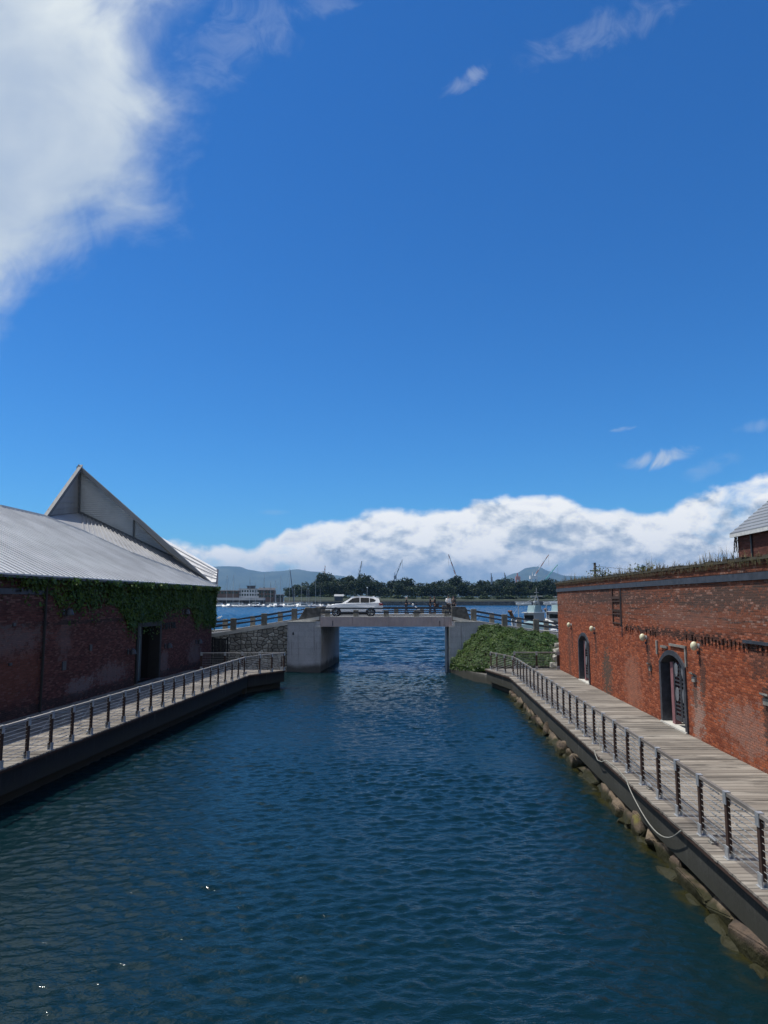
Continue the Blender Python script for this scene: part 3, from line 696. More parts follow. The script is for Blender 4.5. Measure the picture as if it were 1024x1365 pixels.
for sx, hh_, lb in ((31.0, 0.55, 'small leafy shrub growing on the brick wall near the utility pole'), (24.6, 0.32, 'low dark tuft of leaves growing on the brick wall top')):
    sb = MB(); p0 = to_world(R0, RZ_R, (sx, -0.2, ZT + 0.2)); t = thing('shrub', lb, 'shrub', p0)
    for k in range(90):
        q = Vector((rg.gauss(0, hh_ * 0.6), rg.gauss(0, 0.2), abs(rg.gauss(0, hh_ * 0.4)) + 0.08)); e = Vector((rg.uniform(-1, 1), rg.uniform(-1, 1), rg.uniform(-1, 1))).normalized() * 0.055; f_ = e.orthogonal().normalized() * 0.04
        sb.poly([q - e, q + f_, q + e, q - f_])
    sb.build('leaves', M['bush'], t, fix=False)
    st = MB()
    for k in range(6): st.tube([(0, 0, -0.02), (rg.gauss(0, hh_ * .3), rg.gauss(0, 0.1), hh_ * 0.8)], [0.012, 0.004], 4)
    st.build('stem', M['bark'], t)

# ------------------------------------------------------------------ grey roofed brick house behind the right wall
hs = thing('brick_house', 'dark brick house with grey tiled roof behind the weedy wall', 'house', (17.73, 36.0, 0), RZ_R)
HL, HW = 26.0, 11.0; HZ_ = 8.72; PT = math.tan(R(40))
hw = MB().box(-HL, 0, -0.35, 0, 0.9, HZ_)
hw.prism([(0, -0.35, 0.9), (0, -HW, 0.9), (0, -HW, HZ_), (0, -HW / 2, HZ_ + HW / 2 * PT - 0.1), (0, -0.35, HZ_ + 0.2)], (-0.35, 0, 0))
hw.box(-HL, -0.36, -HW, -HW + 0.35, 0.9, HZ_); hw.box(-HL, -HL + 0.35, -HW + 0.36, -0.36, 0.9, HZ_)
hw.build('wall', M['brick_house'], hs)
rf = MB(); e = 0.26
# roof slope facing the canal built as stepped flat courses
nst = 24; run = HW / 2 + e
for k in range(nst):
    y0 = e - run * k / nst; y1 = e - run * (k + 1) / nst - 0.05; z0 = HZ_ + 0.10 + (run * k / nst) * PT; z1 = HZ_ + 0.10 + (run * (k + 1) / nst) * PT
    rf.prism([(-HL - 0.3, y0, z0 - 0.05), (-HL - 0.3, y0, z0 + 0.035), (-HL - 0.3, y1, z1 + 0.02), (-HL - 0.3, y1, z1 - 0.05)], (HL + 0.55, 0, 0))
rf.prism([(-HL - 0.3, -HW / 2 - 0.02, HZ_ + 0.10 + run * PT), (-HL - 0.3, -HW - e, HZ_ + 0.10), (-HL - 0.3, -HW - e, HZ_ - 0.02), (-HL - 0.3, -HW / 2 - 0.02, HZ_ - 0.05 + run * PT)], (HL + 0.55, 0, 0))
roof = rf.build('roof', M['house_roof'], hs)
MB().box(-HL - 0.3, 0.27, e - 0.03, e + 0.02, HZ_ - 0.10, HZ_ + 0.065).box(-HL - 0.3, 0.25, 0.003, e - 0.035, HZ_ - 0.06, HZ_ - 0.01).build('fascia', M['white_trim'], roof)
MB().tube([(-1.6, 0.06, HZ_ - 0.1), (-1.6, 0.06, 1.2)], 0.05, 8).build('drainpipe', M['steel_dark'], hs)
vn = MB()
for k in range(10):
    x = rg.uniform(-0.05, 0.22); y = rg.uniform(0, 0.12); z = HZ_ - 0.02; pts = [(x, y, z)]
    for j in range(6): x += rg.uniform(-0.05, 0.05); y += rg.uniform(-0.03, 0.03); z -= rg.uniform(0.08, 0.2); pts.append((x, y, z))
    vn.tube(pts, 0.012, 4)
vt = vn.build('dead_vine', M['bark']); vt.location = (17.73, 36.0, 0); vt.rotation_euler = (0, 0, RZ_R); tag(vt, 'dry brown vine hanging from the corner of the grey roof', 'vine')

# ------------------------------------------------------------------ left brick warehouse with the swooping metal roof
lw = thing('brick_warehouse', 'ivy covered dark brick warehouse with pointed grey metal roof', 'warehouse', L0, RZ_L)
LD = (28.42, 31.48); LZT = 6.56; LTH = 0.55
w_ = MB(); w_.box(-8, LD[0], 0, LTH, -0.6, LZT).box(LD[1], LEN_L, 0, LTH, -0.6, LZT).box(LD[0], LD[1], 0, LTH, 4.18, LZT).box(LD[0], LD[1], 0.002, LTH, -0.6, DECK + 0.06)
w_.box(LEN_L - LTH, LEN_L - 0.003, LTH, 16, -0.6, LZT - 0.05).box(-8, -7.4, LTH, 16, -0.6, LZT - 0.05).box(-8, LEN_L, 16, 16.5, -0.6, LZT - 0.05)
for zc in (5.02, 4.42): w_.box(-8, 27.9, -0.018, 0.0, zc, zc + 0.07)
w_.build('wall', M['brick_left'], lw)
MB().box(-8, 19.2, -0.05, -0.003, 5.72, 5.93).build('steel_band', M['steel_blue'], lw)
MB().tube([(19.2, -0.09, 6.4), (19.2, -0.09, DECK)], 0.05, 8).box(19.1, 19.3, -0.1, -0.003, 3.2, 3.25).box(19.1, 19.3, -0.1, -0.003, 5.1, 5.15).build('drainpipe', M['black'], lw)
dr = MB().box(LD[0] + 0.01, LD[1] - 0.01, 1.6, 1.65, DECK, 4.18).build('door', M['interior'], lw)  # black sheet at the back of the doorway, painted as its darkness
MB().box(LD[0] - 0.2, LD[0], LTH + 0.003, 1.6, DECK, 4.3).box(LD[1], LD[1] + 0.2, LTH + 0.003, 1.6, DECK, 4.3).box(LD[0], LD[1], LTH, 1.6, 4.19, 4.3).box(LD[0], LD[1], LTH, 1.6, DECK, DECK + 0.05).build('door_recess', M['interior'], dr)
MB().box(LD[0] - 0.12, LD[0] + 0.1, -0.10, LTH, DECK + 0.07, 4.30).box(LD[1] - 0.1, LD[1] + 0.12, -0.10, LTH, DECK + 0.07, 4.30).box(LD[0] + 0.1, LD[1] - 0.1, -0.10, LTH, 4.08, 4.30).build('door_frame', M['black'], dr)
MB().box(LD[0] + 0.16, LD[0] + 1.05, 0.22, 0.25, DECK + 0.1, 4.05).build('glass_panel', M['green_glass'], dr)
MB().box(LD[0] + 0.1, LD[0] + 0.16, 0.2, 0.27, DECK + 0.1, 4.06).box(LD[0] + 1.05, LD[0] + 1.13, 0.2, 0.27, DECK + 0.1, 4.06).box(LD[0] + 0.16, LD[0] + 1.05, 0.2, 0.27, 3.55, 3.62).build('glass_panel_frame', M['steel_grey'], dr)
MB().box(LD[0] - 0.1, LD[1] + 0.1, -0.35, 0.3, DECK + 0.003, DECK + 0.06).build('door_sill', M['concrete'], dr)
# dark metal lettering beside the door, too small to read in the photograph
lt = MB(); x = 31.95
for strokes in ((('v', 0), ('h', 0), ('h', .26)), (('v', 0), ('v', .18), ('h', .3), ('h', .14)), (('v', 0), ('h', .3), ('h', .14)), (('v', 0), ('h', .3), ('h', .15), ('h', 0)), (('v', .09), ('h', .3)), (('v', 0), ('v', .18), ('h', .15)), (('v', 0), ('h', 0))):
    for kd, p in strokes:
        if kd == 'v': lt.box(x + p, x + p + 0.06, -0.06, -0.02, 3.83, 4.19)
        else: lt.box(x, x + 0.24, -0.055, -0.022, 3.83 + p, 3.83 + p + 0.06)
    x += 0.31
lt.build('lettering', M['black'], lw)
for (s_, z, w2, h2) in ((17.2, 4.6, .18, .12), (17.1, 3.15, .18, .1), (23.3, 3.35, .22, .28), (21.0, 2.75, .3, .36), (33.0, 1.5, .1, .1)):
    MB().box(s_ - w2 / 2, s_ + w2 / 2, -0.05, -0.003, z - h2 / 2, z + h2 / 2).build('patch_plate', M['steel_dark'], lw)
for s_, z, lb in ((20.75, 4.98, 'dark hooded wall lamp beside the drainpipe, with a pale patch of wall below'), (35.2, 4.76, 'dark hooded wall lamp half sunk in the ivy, high between door and corner')):
    wall_lamp(L0, RZ_L, s_, z, -1, lb, None, True)
for s_, z, lb in ((27.35, 2.88, 'small black wall light on the near side of the dark glass door'), (32.4, 2.87, 'small black wall light under the wall lettering'), (37.8, 2.8, 'small black wall light closest to the far corner of the ivy building')):
    wall_lamp(L0, RZ_L, s_, z, -1, lb, None, True)

# roof: the main slope, found by where the photo's outline meets a 25 degree plane through the eave
PIT = math.tan(R(25.0)); ZE = 6.62
def on_slope(px, py, dz=0.0):
    o = to_local(L0, RZ_L, (0, 0, EYE)); q = to_local(L0, RZ_L, at(px, py, 40.0)); d = q - o
    # z = ZE + dz + PIT*y
    t = (ZE + dz + PIT * o.y - o.z) / (d.z - PIT * d.y); return o + d * t
C_ = Vector((LEN_L + 0.15, -0.3, ZE - 0.3 * PIT))
edge_px = [(0, 675), (58, 688), (117, 711), (176, 738), (234, 760)]
edge = [on_slope(*p) for p in edge_px]
rt = MB()
main = [Vector((-8.3, -0.3, ZE - 0.3 * PIT)), C_] + edge[::-1] + [Vector((-8.3, edge[0].y + 0.2, ZE + PIT * (edge[0].y + 0.2)))]
dn = Vector((0, 0, -0.06))
rt.prism(main, dn)
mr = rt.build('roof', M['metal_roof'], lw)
# standing seams running down the slope
sm = MB()
def edge_y(x):
    pts = [C_] + edge[::-1]
    for p, q in zip(pts, pts[1:]):
        if q.x <= x <= p.x: k = (x - q.x) / (p.x - q.x); return q.y + (p.y - q.y) * k
    return edge[0].y
x = -8.0
while x < LEN_L:
    y1 = edge_y(x)
    if y1 > 0.1: sm.bar((x, -0.3, ZE - 0.3 * PIT + 0.025), (x, y1, ZE + PIT * y1 + 0.025), 0.04, 0.035)
    x += 0.42
sm.build('standing_seam', M['metal_roof'], mr)
ed = MB(); pts = [C_] + edge[::-1]
for p, q in zip(pts, pts[1:]): ed.bar(p + Vector((0, 0, 0.03)), q + Vector((0, 0, 0.03)), 0.16, 0.12)
ed.build('verge_trim', M['metal_roof'], mr)
MB().box(-8.3, LEN_L + 0.15, -0.29, -0.2, ZE - 0.29, ZE - 0.21).build('gutter', M['steel_dark'], mr)
# rear wing: pointed gable rising behind the main slope
def loc(px, py, Y): return to_local(L0, RZ_L, at(px, py, Y))
A_ = loc(106, 619.5, 53.0); P_ = loc(105, 683, 53.2); Q_ = loc(230, 743, 53.6); Cc = loc(283, 776.5, 51.15); Lf = loc(57, 688, 45.5)
rear = MB()
m2 = [loc(57, 688.5, 45.7), loc(105, 683.5, 53.3), loc(232, 744, 53.7), loc(282, 777, 51.3)]
back_edge = [p + Vector((0.02, 0.02, -0.12)) for p in edge[1:]]
rear.poly([back_edge[0], m2[1], back_edge[1]]); rear.poly([back_edge[1], m2[1], m2[2], back_edge[2]]); rear.poly([back_edge[2], m2[2], back_edge[3]]); rear.poly([back_edge[3], m2[2], m2[3]])
rear.poly([back_edge[0], m2[0], m2[1]])
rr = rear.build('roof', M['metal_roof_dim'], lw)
# seams of the rear slope: lines from the gable foot line down to the main verge
ss = MB(); n = 26
def lerp(p, q, k): return p + (q - p) * k
def along(pts, k):
    Ls = [(q - p).length for p, q in zip(pts, pts[1:])]; d = k * sum(Ls)
    for p, q, l in zip(pts, pts[1:], Ls):
        if d <= l: return lerp(p, q, d / l)
        d -= l
    return pts[-1]
MB().bar(Vector(P_), Vector(Q_) , 0.12, 0.14).build('flashing', M['roof_trim'], rr)
for k in range(1, n):
    p = lerp(P_, m2[2], k / n); 
    q = along(back_edge[:4] + [m2[3]], min(1, 0.18 + 0.82 * k / n)); ss.bar(p + Vector((0, 0, .02)), q + Vector((0, 0, .05)), 0.05, 0.06)
ss.build('standing_seam', M['metal_roof_dim'], rr)
# louvred wall, cut in slats
lv = MB(); A2 = lerp(A_, P_, 0.04)
n = 44
nrm = (Q_ - P_).cross(A_ - P_).normalized()
if (to_world(L0, RZ_L, nrm) - to_world(L0, RZ_L, (0, 0, 0))).y > 0: nrm = -nrm
lv.poly([P_, Q_, A2])
lw_ = lv.build('gable_wall', M['louver'], lw)
sl = MB(); ht = (A2 - P_)
base_d = (Q_ - P_)
for k in range(1, n):
    # horizontal slats between the post and the slanting edges
    z = Q_.z + (A2.z - Q_.z) * k / n
    tr = (A2.z - z) / (A2.z - Q_.z); right = lerp(A2, Q_, tr)
    if z >= P_.z: left = lerp(P_, A2, (z - P_.z) / (A2.z - P_.z))
    else: left = lerp(Q_, P_, (z - Q_.z) / (P_.z - Q_.z))
    if (right - left).length > 0.15: sl.bar(left + nrm * 0.05, right + nrm * 0.05, 0.09, 0.022, (nrm + Vector((0, 0, 1.2))).normalized())
sl.build('louver', M['louver'], lw_)
tm = MB(); off = nrm * 0.12
tm.bar(P_ + off, A2 + off, 0.28, 0.14, nrm); tm.bar(lerp(P_, Q_, 0.0) + off + Vector((0, 0, .05)), Q_ + off + Vector((0, 0, .05)), 0.16, 0.14, nrm)
mid_b = lerp(P_, Q_, 0.59); mid_t = lerp(A2, Q_, 0.59); tm.bar(mid_b + off, mid_t + off, 0.10, 0.12, nrm)
tm.build('louver_frame', M['roof_trim'], lw_)
# boarded return wall, in shade
MB().poly([Lf, P_, A_]).build('gable_wall', M['siding'], lw)
sd = MB(); n = 9; nr2 = (P_ - Lf).cross(A_ - Lf).normalized()
if nr2.dot(to_local(L0, RZ_L, (0, 0, EYE)) - P_) < 0: nr2 = -nr2
for k in range(1, n):
    t_ = k / n; p = lerp(Lf, A_, t_); q = lerp(P_, A_, t_); sd.bar(p + nr2 * 0.04, q + nr2 * 0.04, 0.05, 0.05)
sd.build('siding_board', M['siding'], lw)
# thick roof edges and the two roof planes behind them
B1 = A_ + Vector((8.0, 2.0, -7.0)); B2 = Cc + Vector((6.5, 1.5, -1.5)); B3 = Lf + Vector((8.0, 3.4, -3.5))
pl = MB(); pl.poly([A_, Cc, B2, B1]); pl.poly([A_, B1, B3, Lf]); 
bk = pl.build('roof', M['metal_roof_dim'], lw)
vg = MB()
dA = (Cc - A_).normalized(); perp = dA.cross(nrm).normalized()
if perp.z > 0: perp = -perp
th1, th2 = 0.22, 0.34
vg.prism([A_, Cc, Cc + perp * 0.05, lerp(A_, Cc, 0.72) + perp * th2, A_ + perp * th1 + dA * 0.2], nrm * 0.30)
vg.build('verge_trim', M['roof_trim'], bk)
dL = (Lf - A_).normalized(); perp2 = dL.cross(nr2).normalized()
if perp2.z > 0: perp2 = -perp2
v2 = MB(); v2.prism([A_, Lf, Lf + perp2 * 0.26 - dL * 0.2, A_ + perp2 * 0.26 + dL * 0.45], nr2 * 0.25)
v2.build('verge_trim', M['roof_trim'], bk)
# bright sunlit end slope beyond the point
wq = [loc(214, 715.5, 58.0), loc(290, 759, 54.5), loc(288, 775.5, 51.6), loc(274, 776.5, 51.6)]
wr = MB(); wr.prism(wq, Vector((0, 0, -0.12)))
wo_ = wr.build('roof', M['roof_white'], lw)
ws = MB()
for k in (0.2, 0.4, 0.6, 0.8): ws.bar(lerp(wq[0], wq[3], k) + Vector((0, 0, .03)), lerp(wq[1], wq[2], k) + Vector((0, 0, .03)), 0.05, 0.07)
ws.build('standing_seam', M['metal_roof_dim'], wo_)
MB().prism([loc(290, 758.5, 54.5), loc(291.5, 759, 54.5), loc(290.5, 779, 51.5), loc(288, 778, 51.6)], (0.1, 0.3, 0)).build('verge_trim', M['steel_grey'], wo_)

# ------------------------------------------------------------------ ivy on the left warehouse
iv_px = [(-8, 6.45), (10, 6.42), (16.16, 6.36), (18.16, 5.85), (19.5, 5.9), (20.3, 5.3), (21.74, 5.0), (22.6, 5.4), (23.6, 5.15), (24.58, 5.3), (25.6, 5.35), (26.7, 4.75), (27.4, 4.15), (27.94, 3.95), (28.3, 4.25), (31.39, 4.25), (31.9, 4.7), (32.82, 4.95), (34.4, 5.0), (36.3, 5.2), (37.0, 4.6), (37.85, 3.75), (38.6, 4.2), (39.3, 3.9), (40.2, 4.0), (41.6, 3.6)]
def iv_low(s_):
    for (a1, b1_), (a2, b2_) in zip(iv_px, iv_px[1:]):
        if a1 <= s_ <= a2: return b1_ + (b2_ - b1_) * (s_ - a1) / (a2 - a1)
    return 6.4
ivm = MB(); rg = random.Random(21)
def leaf(mb, p, nrm_, size, rg):
    n_ = (Vector(nrm_) + Vector((rg.gauss(0, .45), rg.gauss(0, .45), rg.gauss(0, .45)))).normalized()
    e = n_.orthogonal().normalized(); e.rotate(Matrix.Rotation(rg.uniform(0, 6.28), 3, n_)) if hasattr(e, 'rotate') else None
    f_ = n_.cross(e); p = Vector(p)
    mb.poly([p - e * size, p + f_ * size * 0.7, p + e * size, p - f_ * size * 0.7])
cnt = 0
while cnt < 21000:
    s_ = rg.uniform(6, 41.6); lo = iv_low(s_) + rg.gauss(0, 0.12); z = rg.uniform(3.3, 6.42)
    if z < lo:
        if not (s_ > 12 and z > lo - 0.7 and rg.random() < 0.05): continue
    thick = 0.08 + 0.18 * min(1, max(0, (z - lo) / 0.6)) * (0.6 + 0.4 * math.sin(s_ * 2.1) * math.sin(z * 3.3 + s_))
    if s_ < 27 and rg.random() < 0.35 + 0.35 * math.sin(s_ * 1.9 + z * 2.2): continue
    cnt += 1
    zt = z; y = -rg.uniform(0.02, thick)
    if z > 6.15: y = -rg.uniform(0.05, 0.32 + 0.22 * (s_ > 19) * (0.5 + 0.5 * math.sin(s_ * 3.1)))
    leaf(ivm, (s_, y, zt), (0, -1, 0.35), rg.uniform(0.05, 0.095), rg)
for k in range(1300):      # wrapping the far corner
    z = rg.uniform(3.7, 6.7); leaf(ivm, (41.1 + rg.uniform(0.02, 0.28), rg.uniform(-0.2, 1.5), z), (1, -0.2, 0.3), rg.uniform(0.05, 0.1), rg)
ivo = ivm.build('ivy', M['ivy'], fix=False); ivo.location = L0; ivo.rotation_euler = (0, 0, RZ_L)
tag(ivo, 'dark green ivy hanging under the grey eave of the left brick warehouse', 'ivy')

# ------------------------------------------------------------------ boardwalks
def deck_boards(name, label, outer, wall, y0, y1, flare, seed):
    """outer(y) / wall(y): world x of the deck's two edges; planks lie across"""
    t = thing(name, label, 'boardwalk', (0, 0, 0)); rg = random.Random(seed)
    mb = MB(); y = y0; wdt = 0.148
    while y < y1:
        a_, b_ = outer(y), wall(y); s_ = 1 if b_ > a_ else -1
        jit = rg.uniform(-0.012, 0.012); zt = DECK + rg.uniform(-0.005, 0.005)
        sl_ = rg.uniform(-0.003, 0.003)
        mb.xbox(((a_ + jit + b_) / 2, y + wdt / 2, zt - 0.02), ((b_ - a_ - jit) / 2 , 0.0, sl_), (0, wdt / 2 - 0.006, 0), (0, 0, 0.02)); y += wdt
    mb.build('deck', M['deck'], t)
    return t
def fascia(parent, pts, inward):
    """concrete edge beam below the planks, following the deck's edge"""
    mb = MB(); lip = MB()
    for p, q in zip(pts, pts[1:]):
        p, q = Vector((*p, 0)), Vector((*q, 0)); d = (q - p).normalized(); i_ = Vector((-d.y, d.x, 0)) * inward
        mb.xbox((p + q) / 2 + i_ * 0.24 + Vector((0, 0, 0.70)), (q - p) / 2, i_ * 0.14, (0, 0, 0.325))
        lip.xbox((p + q) / 2 + i_ * 0.05 + Vector((0, 0, DECK - 0.075)), (q - p) / 2, i_ * 0.045, (0, 0, 0.033))
    f = mb.build('edge_beam', M['edge_concrete'] if inward < 0 else M['shade_concrete'], parent); l = lip.build('edge_board', M['timber'], parent); return f
# right side
ro = lambda y: 5.58 + (y - 11) * 0.0530 if y < 42.5 else 7.25 - (y - 42.5) * 0.16
rwall = lambda y: 9.061 + (y - 5) * 0.05242 - 0.012
bw_r = deck_boards('boardwalk', 'weathered plank boardwalk along the sunlit red brick wall', ro, rwall, 4.0, 47.3, 0, 5)
r_edge = [(ro(4.0), 4.0), (ro(20), 20.0), (ro(32), 32), (ro(42.45), 42.45), (ro(47.2), 47.2)]
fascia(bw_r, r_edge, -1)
# left side
lo_ = lambda y: -10.02 + (y - 19.4) * 0.0845 if y < 43.6 else -7.975 + (y - 43.6) * 0.60
lwall = lambda y: (-15.069 + (y - 10) * 0.07368 + 0.012) if y < 51.0 else -12.0
bw_l = deck_boards('boardwalk', 'weathered plank boardwalk half in the shade of the ivy building', lo_, lwall, 6.0, 46.6, 0, 6)
l_edge = [(lo_(6.0), 6.0), (lo_(20), 20.0), (lo_(32), 32), (lo_(43.55), 43.55), (lo_(46.5), 46.5)]
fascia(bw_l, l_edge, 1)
# concrete footing behind the edge beams (holds the deck up from the canal bed)
def footing(parent, pts, inward, w, fm=None):
    mb = MB()
    for p, q in zip(pts, pts[1:]):
        p, q = Vector((*p, 0)), Vector((*q, 0)); d = (q - p).normalized(); i_ = Vector((-d.y, d.x, 0)) * inward
        mb.xbox((p + q) / 2 + i_ * (0.42 + w / 2) + Vector((0, 0, -0.2)), (q - p) / 2, i_ * w / 2, (0, 0, 1.22))
    mb.build('footing', fm or M['ledge'], parent)
footing(bw_r, r_edge, -1, 2.8); footing(bw_l, l_edge, 1, 3.2, M['shade_concrete'])
MB().box(-15.0, -8.2, 43.7, 46.5, -1.0, 1.0).build('footing', M['ledge'], bw_l)

# ------------------------------------------------------------------ railings
def railing(name, label, pts, turn_at, inward, rail_mat, parent_group, brace=False, cables=9):
    """pts: post positions; posts with a base shoe and a cap bracket, a flat handrail and wires strung through the posts"""
    t = thing(name, label, 'railing', (0, 0, 0), 0, 'railings along the boardwalks')
    proto = None; H = 1.10
    for i, (x, y, ang) in enumerate(pts):
        if proto is None:
            proto = MB().box(-0.032, 0.032, -0.05, 0.05, 0.10, H - 0.06).build('post', M['timber'], t)
            sh_ = MB().box(-0.055, -0.034, -0.075, 0.075, 0.0, 0.21).box(0.034, 0.055, -0.075, 0.075, 0.0, 0.21).box(-0.08, 0.08, -0.10, 0.10, 0.0, 0.012)
            sh_.build('base_shoe', M['galv'], proto)
            MB().box(-0.048, -0.034, -0.062, 0.062, H - 0.20, H + 0.004).box(0.034, 0.048, -0.062, 0.062, H - 0.20, H + 0.004).box(-0.048, 0.048, -0.068, 0.068, H + 0.005, H + 0.013).build('cap_bracket', M['galv'], proto)
            o = proto
        else:
            o = proto.copy(); COL.objects.link(o); o.parent = t
            for ch in [c for c in proto.children]:
                c = ch.copy(); COL.objects.link(c); c.parent = o
        o.location = (x, y, DECK); o.rotation_euler = (0, 0, ang)
    V3 = [Vector((x, y, DECK)) for x, y, a_ in pts]
    hr = MB()
    for p, q in zip(V3, V3[1:]): hr.bar(p + Vector((0, 0, H - 0.03)), q + Vector((0, 0, H - 0.03)), 0.062, 0.06)
    hr.build('handrail', rail_mat, t)
    cb_ = MB()
    for k in range(cables):
        z = 0.14 + k * (0.84 / (cables - 1))
        cb_.tube([p + Vector((0, 0, z)) for p in V3], 0.008, 4)
    cb_.build('cable', M['cable'], t)
    tb0 = MB()
    for m_, r_, l_ in ((-.02, .008, .5), (0, .016, .05), (.09, .013, .10), (.24, .018, .05), (.34, .014, .06)): tb0.tube([(m_, 0, 0), (m_ + l_, 0, 0)], r_, 6)
    tme = tb0.mesh('turnbuckle', M['cable'])
    for i in turn_at:
        for sgn in (-1, 1):
            if 0 <= i + sgn < len(V3):
                d = (V3[i + sgn] - V3[i]).normalized()
                for k in range(cables):
                    z = 0.14 + k * (0.84 / (cables - 1)); st = 0.22 + 0.12 * ((k * 7) % 3) / 2
                    o = bpy.data.objects.new('turnbuckle', tme); COL.objects.link(o); o.parent = t; o.location = V3[i] + d * st + Vector((0, 0, z)); o.rotation_euler = (0, 0, math.atan2(d.y, d.x))
    if brace:
        br_ = MB()
        for i in range(0, len(V3) - 1, 2): br_.tube([V3[i + 1] + Vector((0, 0, 1.0)), V3[i] + Vector((0, 0, 0.15))], 0.006, 4)
        br_.build('brace_wire', M['cable'], t)
    return t
pr = []; 
y = 11.73 - 1.243 * 6
rp = lambda y: 5.86 + (y - 11.73) * 0.0572
while y < 42.3: pr.append((rp(y), y, -math.atan(0.0572))); y += 1.243
pr += [(7.62, 43.3, 0.2), (7.36, 44.6, 0.2), (7.07, 45.9, 0.2), (6.85, 46.9, 0.2)]
railing('railing', 'cable railing with dark posts on the right boardwalk', pr, [7, 12, 17, 22, 27], 1, M['rail_wood'], 'g')
pk = [(6.95 + 1.42 * k, 47.0, math.pi / 2) for k in range(1, 4)] + [(11.15, 47.0, math.pi / 2)]
railing('railing', 'short cable railing closing the end of the right boardwalk, in front of the ivy bank', pk, [], 1, M['rail_grey'], 'g')
pl_ = []; y = 19.6 - 1.22 * 5
lp = lambda y: -10.12 + (y - 19.4) * 0.0845
while y < 43.4: pl_.append((lp(y), y, -0.084)); y += 1.22
pl_ += [(-7.55, 44.5, -0.5), (-6.95, 45.4, -0.5), (-6.33, 46.35, -0.5)]
railing('railing', 'cable railing with pale handrail on the left boardwalk', pl_, [2, 8, 14, 20], -1, M['rail_grey'], 'g', True)
pk = [(-6.5, 46.5, 1.57), (-7.9, 46.55, math.pi / 2), (-9.0, 46.55, math.pi / 2), (-10.1, 46.55, math.pi / 2), (-11.6, 46.55, math.pi / 2)]
railing('railing', 'short cable railing closing the end of the left boardwalk, in front of the stone wall', pk, [], -1, M['rail_grey'], 'g')

# small cleats bolted to the outer planks
def cleat(x, y, ang, label):
    t = thing('mooring_cleat', label, 'cleat', (x, y, DECK), ang, 'mooring cleats on the boardwalk edges')
    MB().box(-0.05, 0.05, -0.09, 0.09, 0.002, 0.03).box(-0.025, 0.025, -0.05, -0.02, 0.03, 0.08).box(-0.025, 0.025, 0.02, 0.05, 0.03, 0.08).build('base', M['concrete'], t)
    MB().tube([(0, -0.17, 0.085), (0, -0.06, 0.10), (0, 0.06, 0.10), (0, 0.17, 0.085)], [0.02, 0.035, 0.035, 0.02], 8).build('horn', M['galv'], t)
for i, (px, py) in enumerate(((950, 1124), (866, 1052), (777, 977), (748, 951), (710, 919))):
    q = at(px, py, 30); k = (DECK - EYE) / (q.z - EYE); cleat(q.x * k, q.y * k, -0.05, 'small metal cleat on the right boardwalk edge, %s from the camera' % ORD[i + 1])
for i, (px, py) in enumerate(((34, 1010), (118, 978), (190, 948), (328, 898))):
    q = at(px, py, 30); k = (DECK - EYE) / (q.z - EYE); cleat(q.x * k, q.y * k, -0.08, 'small metal cleat on the shaded left boardwalk edge, %s from the camera' % ORD[i + 1])

# white mooring rope looped over the edge beam
def onfascia(y, z, off=0.035): return (ro(y) + 0.09 - off, y, z)
rpts = []
Y0, Y1 = 18.2, 14.6
for k in range(15):
    t_ = k / 14; y = Y0 + (Y1 - Y0) * t_; z = 1.06 - 0.55 * math.sin(math.pi * min(1, t_ * 1.02)) ** 0.8 * (0.75 + 0.35 * t_); rpts.append((ro(y) - 0.03 + 0.03 * math.sin(t_ * 3), y, z))
rp2 = [(ro(22.1) + 0.22, 22.1, 1.9), (ro(22.0) + 0.2, 22.0, 1.5), (ro(22.0) + 0.22, 21.95, 1.13), (ro(21.9) + 0.02, 21.8, 1.125), (ro(21.6) - 0.04, 21.5, 1.08), (ro(21.4) - 0.05, 21.2, 0.98), (ro(21) - 0.03, 20.8, 1.02), (ro(20.5) + 0.03, 20.5, 1.12), (ro(20) + 0.06, 19.6, 1.12), (ro(18.4), 18.4, 1.12)]
rope = MB().tube(rp2 + rpts, 0.013, 7).build('mooring_rope', M['rope'], None, True)
tag(rope, 'white mooring rope hanging in a loop below the right boardwalk edge', 'rope')

# ------------------------------------------------------------------ boulders under the right boardwalk edge
rg = random.Random(12)
N = mat_new('boulder'); oi = N.node('ShaderNodeObjectInfo').outputs['Random']
n_ = N.noise(N.obj, 3.5, 6, 0.65); x_, y_, z_ = N.sep(N.pos); n2_ = N.noise(N.pos, 1.5, 4, 0.6)
bc = N.mix(oi, (0.085, 0.060, 0.046), (0.215, 0.170, 0.120)); bc = N.mix(N.step(n_, 0.4, 0.6, 0, 0.75), bc, (0.055, 0.046, 0.040))
bc = N.mix(N.step(N.add(z_, N.mul(N.sub(n2_, 0.5), 0.5)), 0.30, 0.14), bc, (0.028, 0.028, 0.012)); bc = N.mix(N.mul(N.step(n2_, 0.6, 0.75), N.step(z_, 0.15, 0.3)), bc, (0.22, 0.20, 0.05))
N.put(N.p.inputs['Base Color'], bc); N.put(N.p.inputs['Roughness'], N.step(z_, 0.05, 0.25, 0.62, 0.92)); N.put(N.p.inputs['Specular IOR Level'], 0.22); bump(N, n_, 1.0, 0.09); M['boulder'] = N.mat
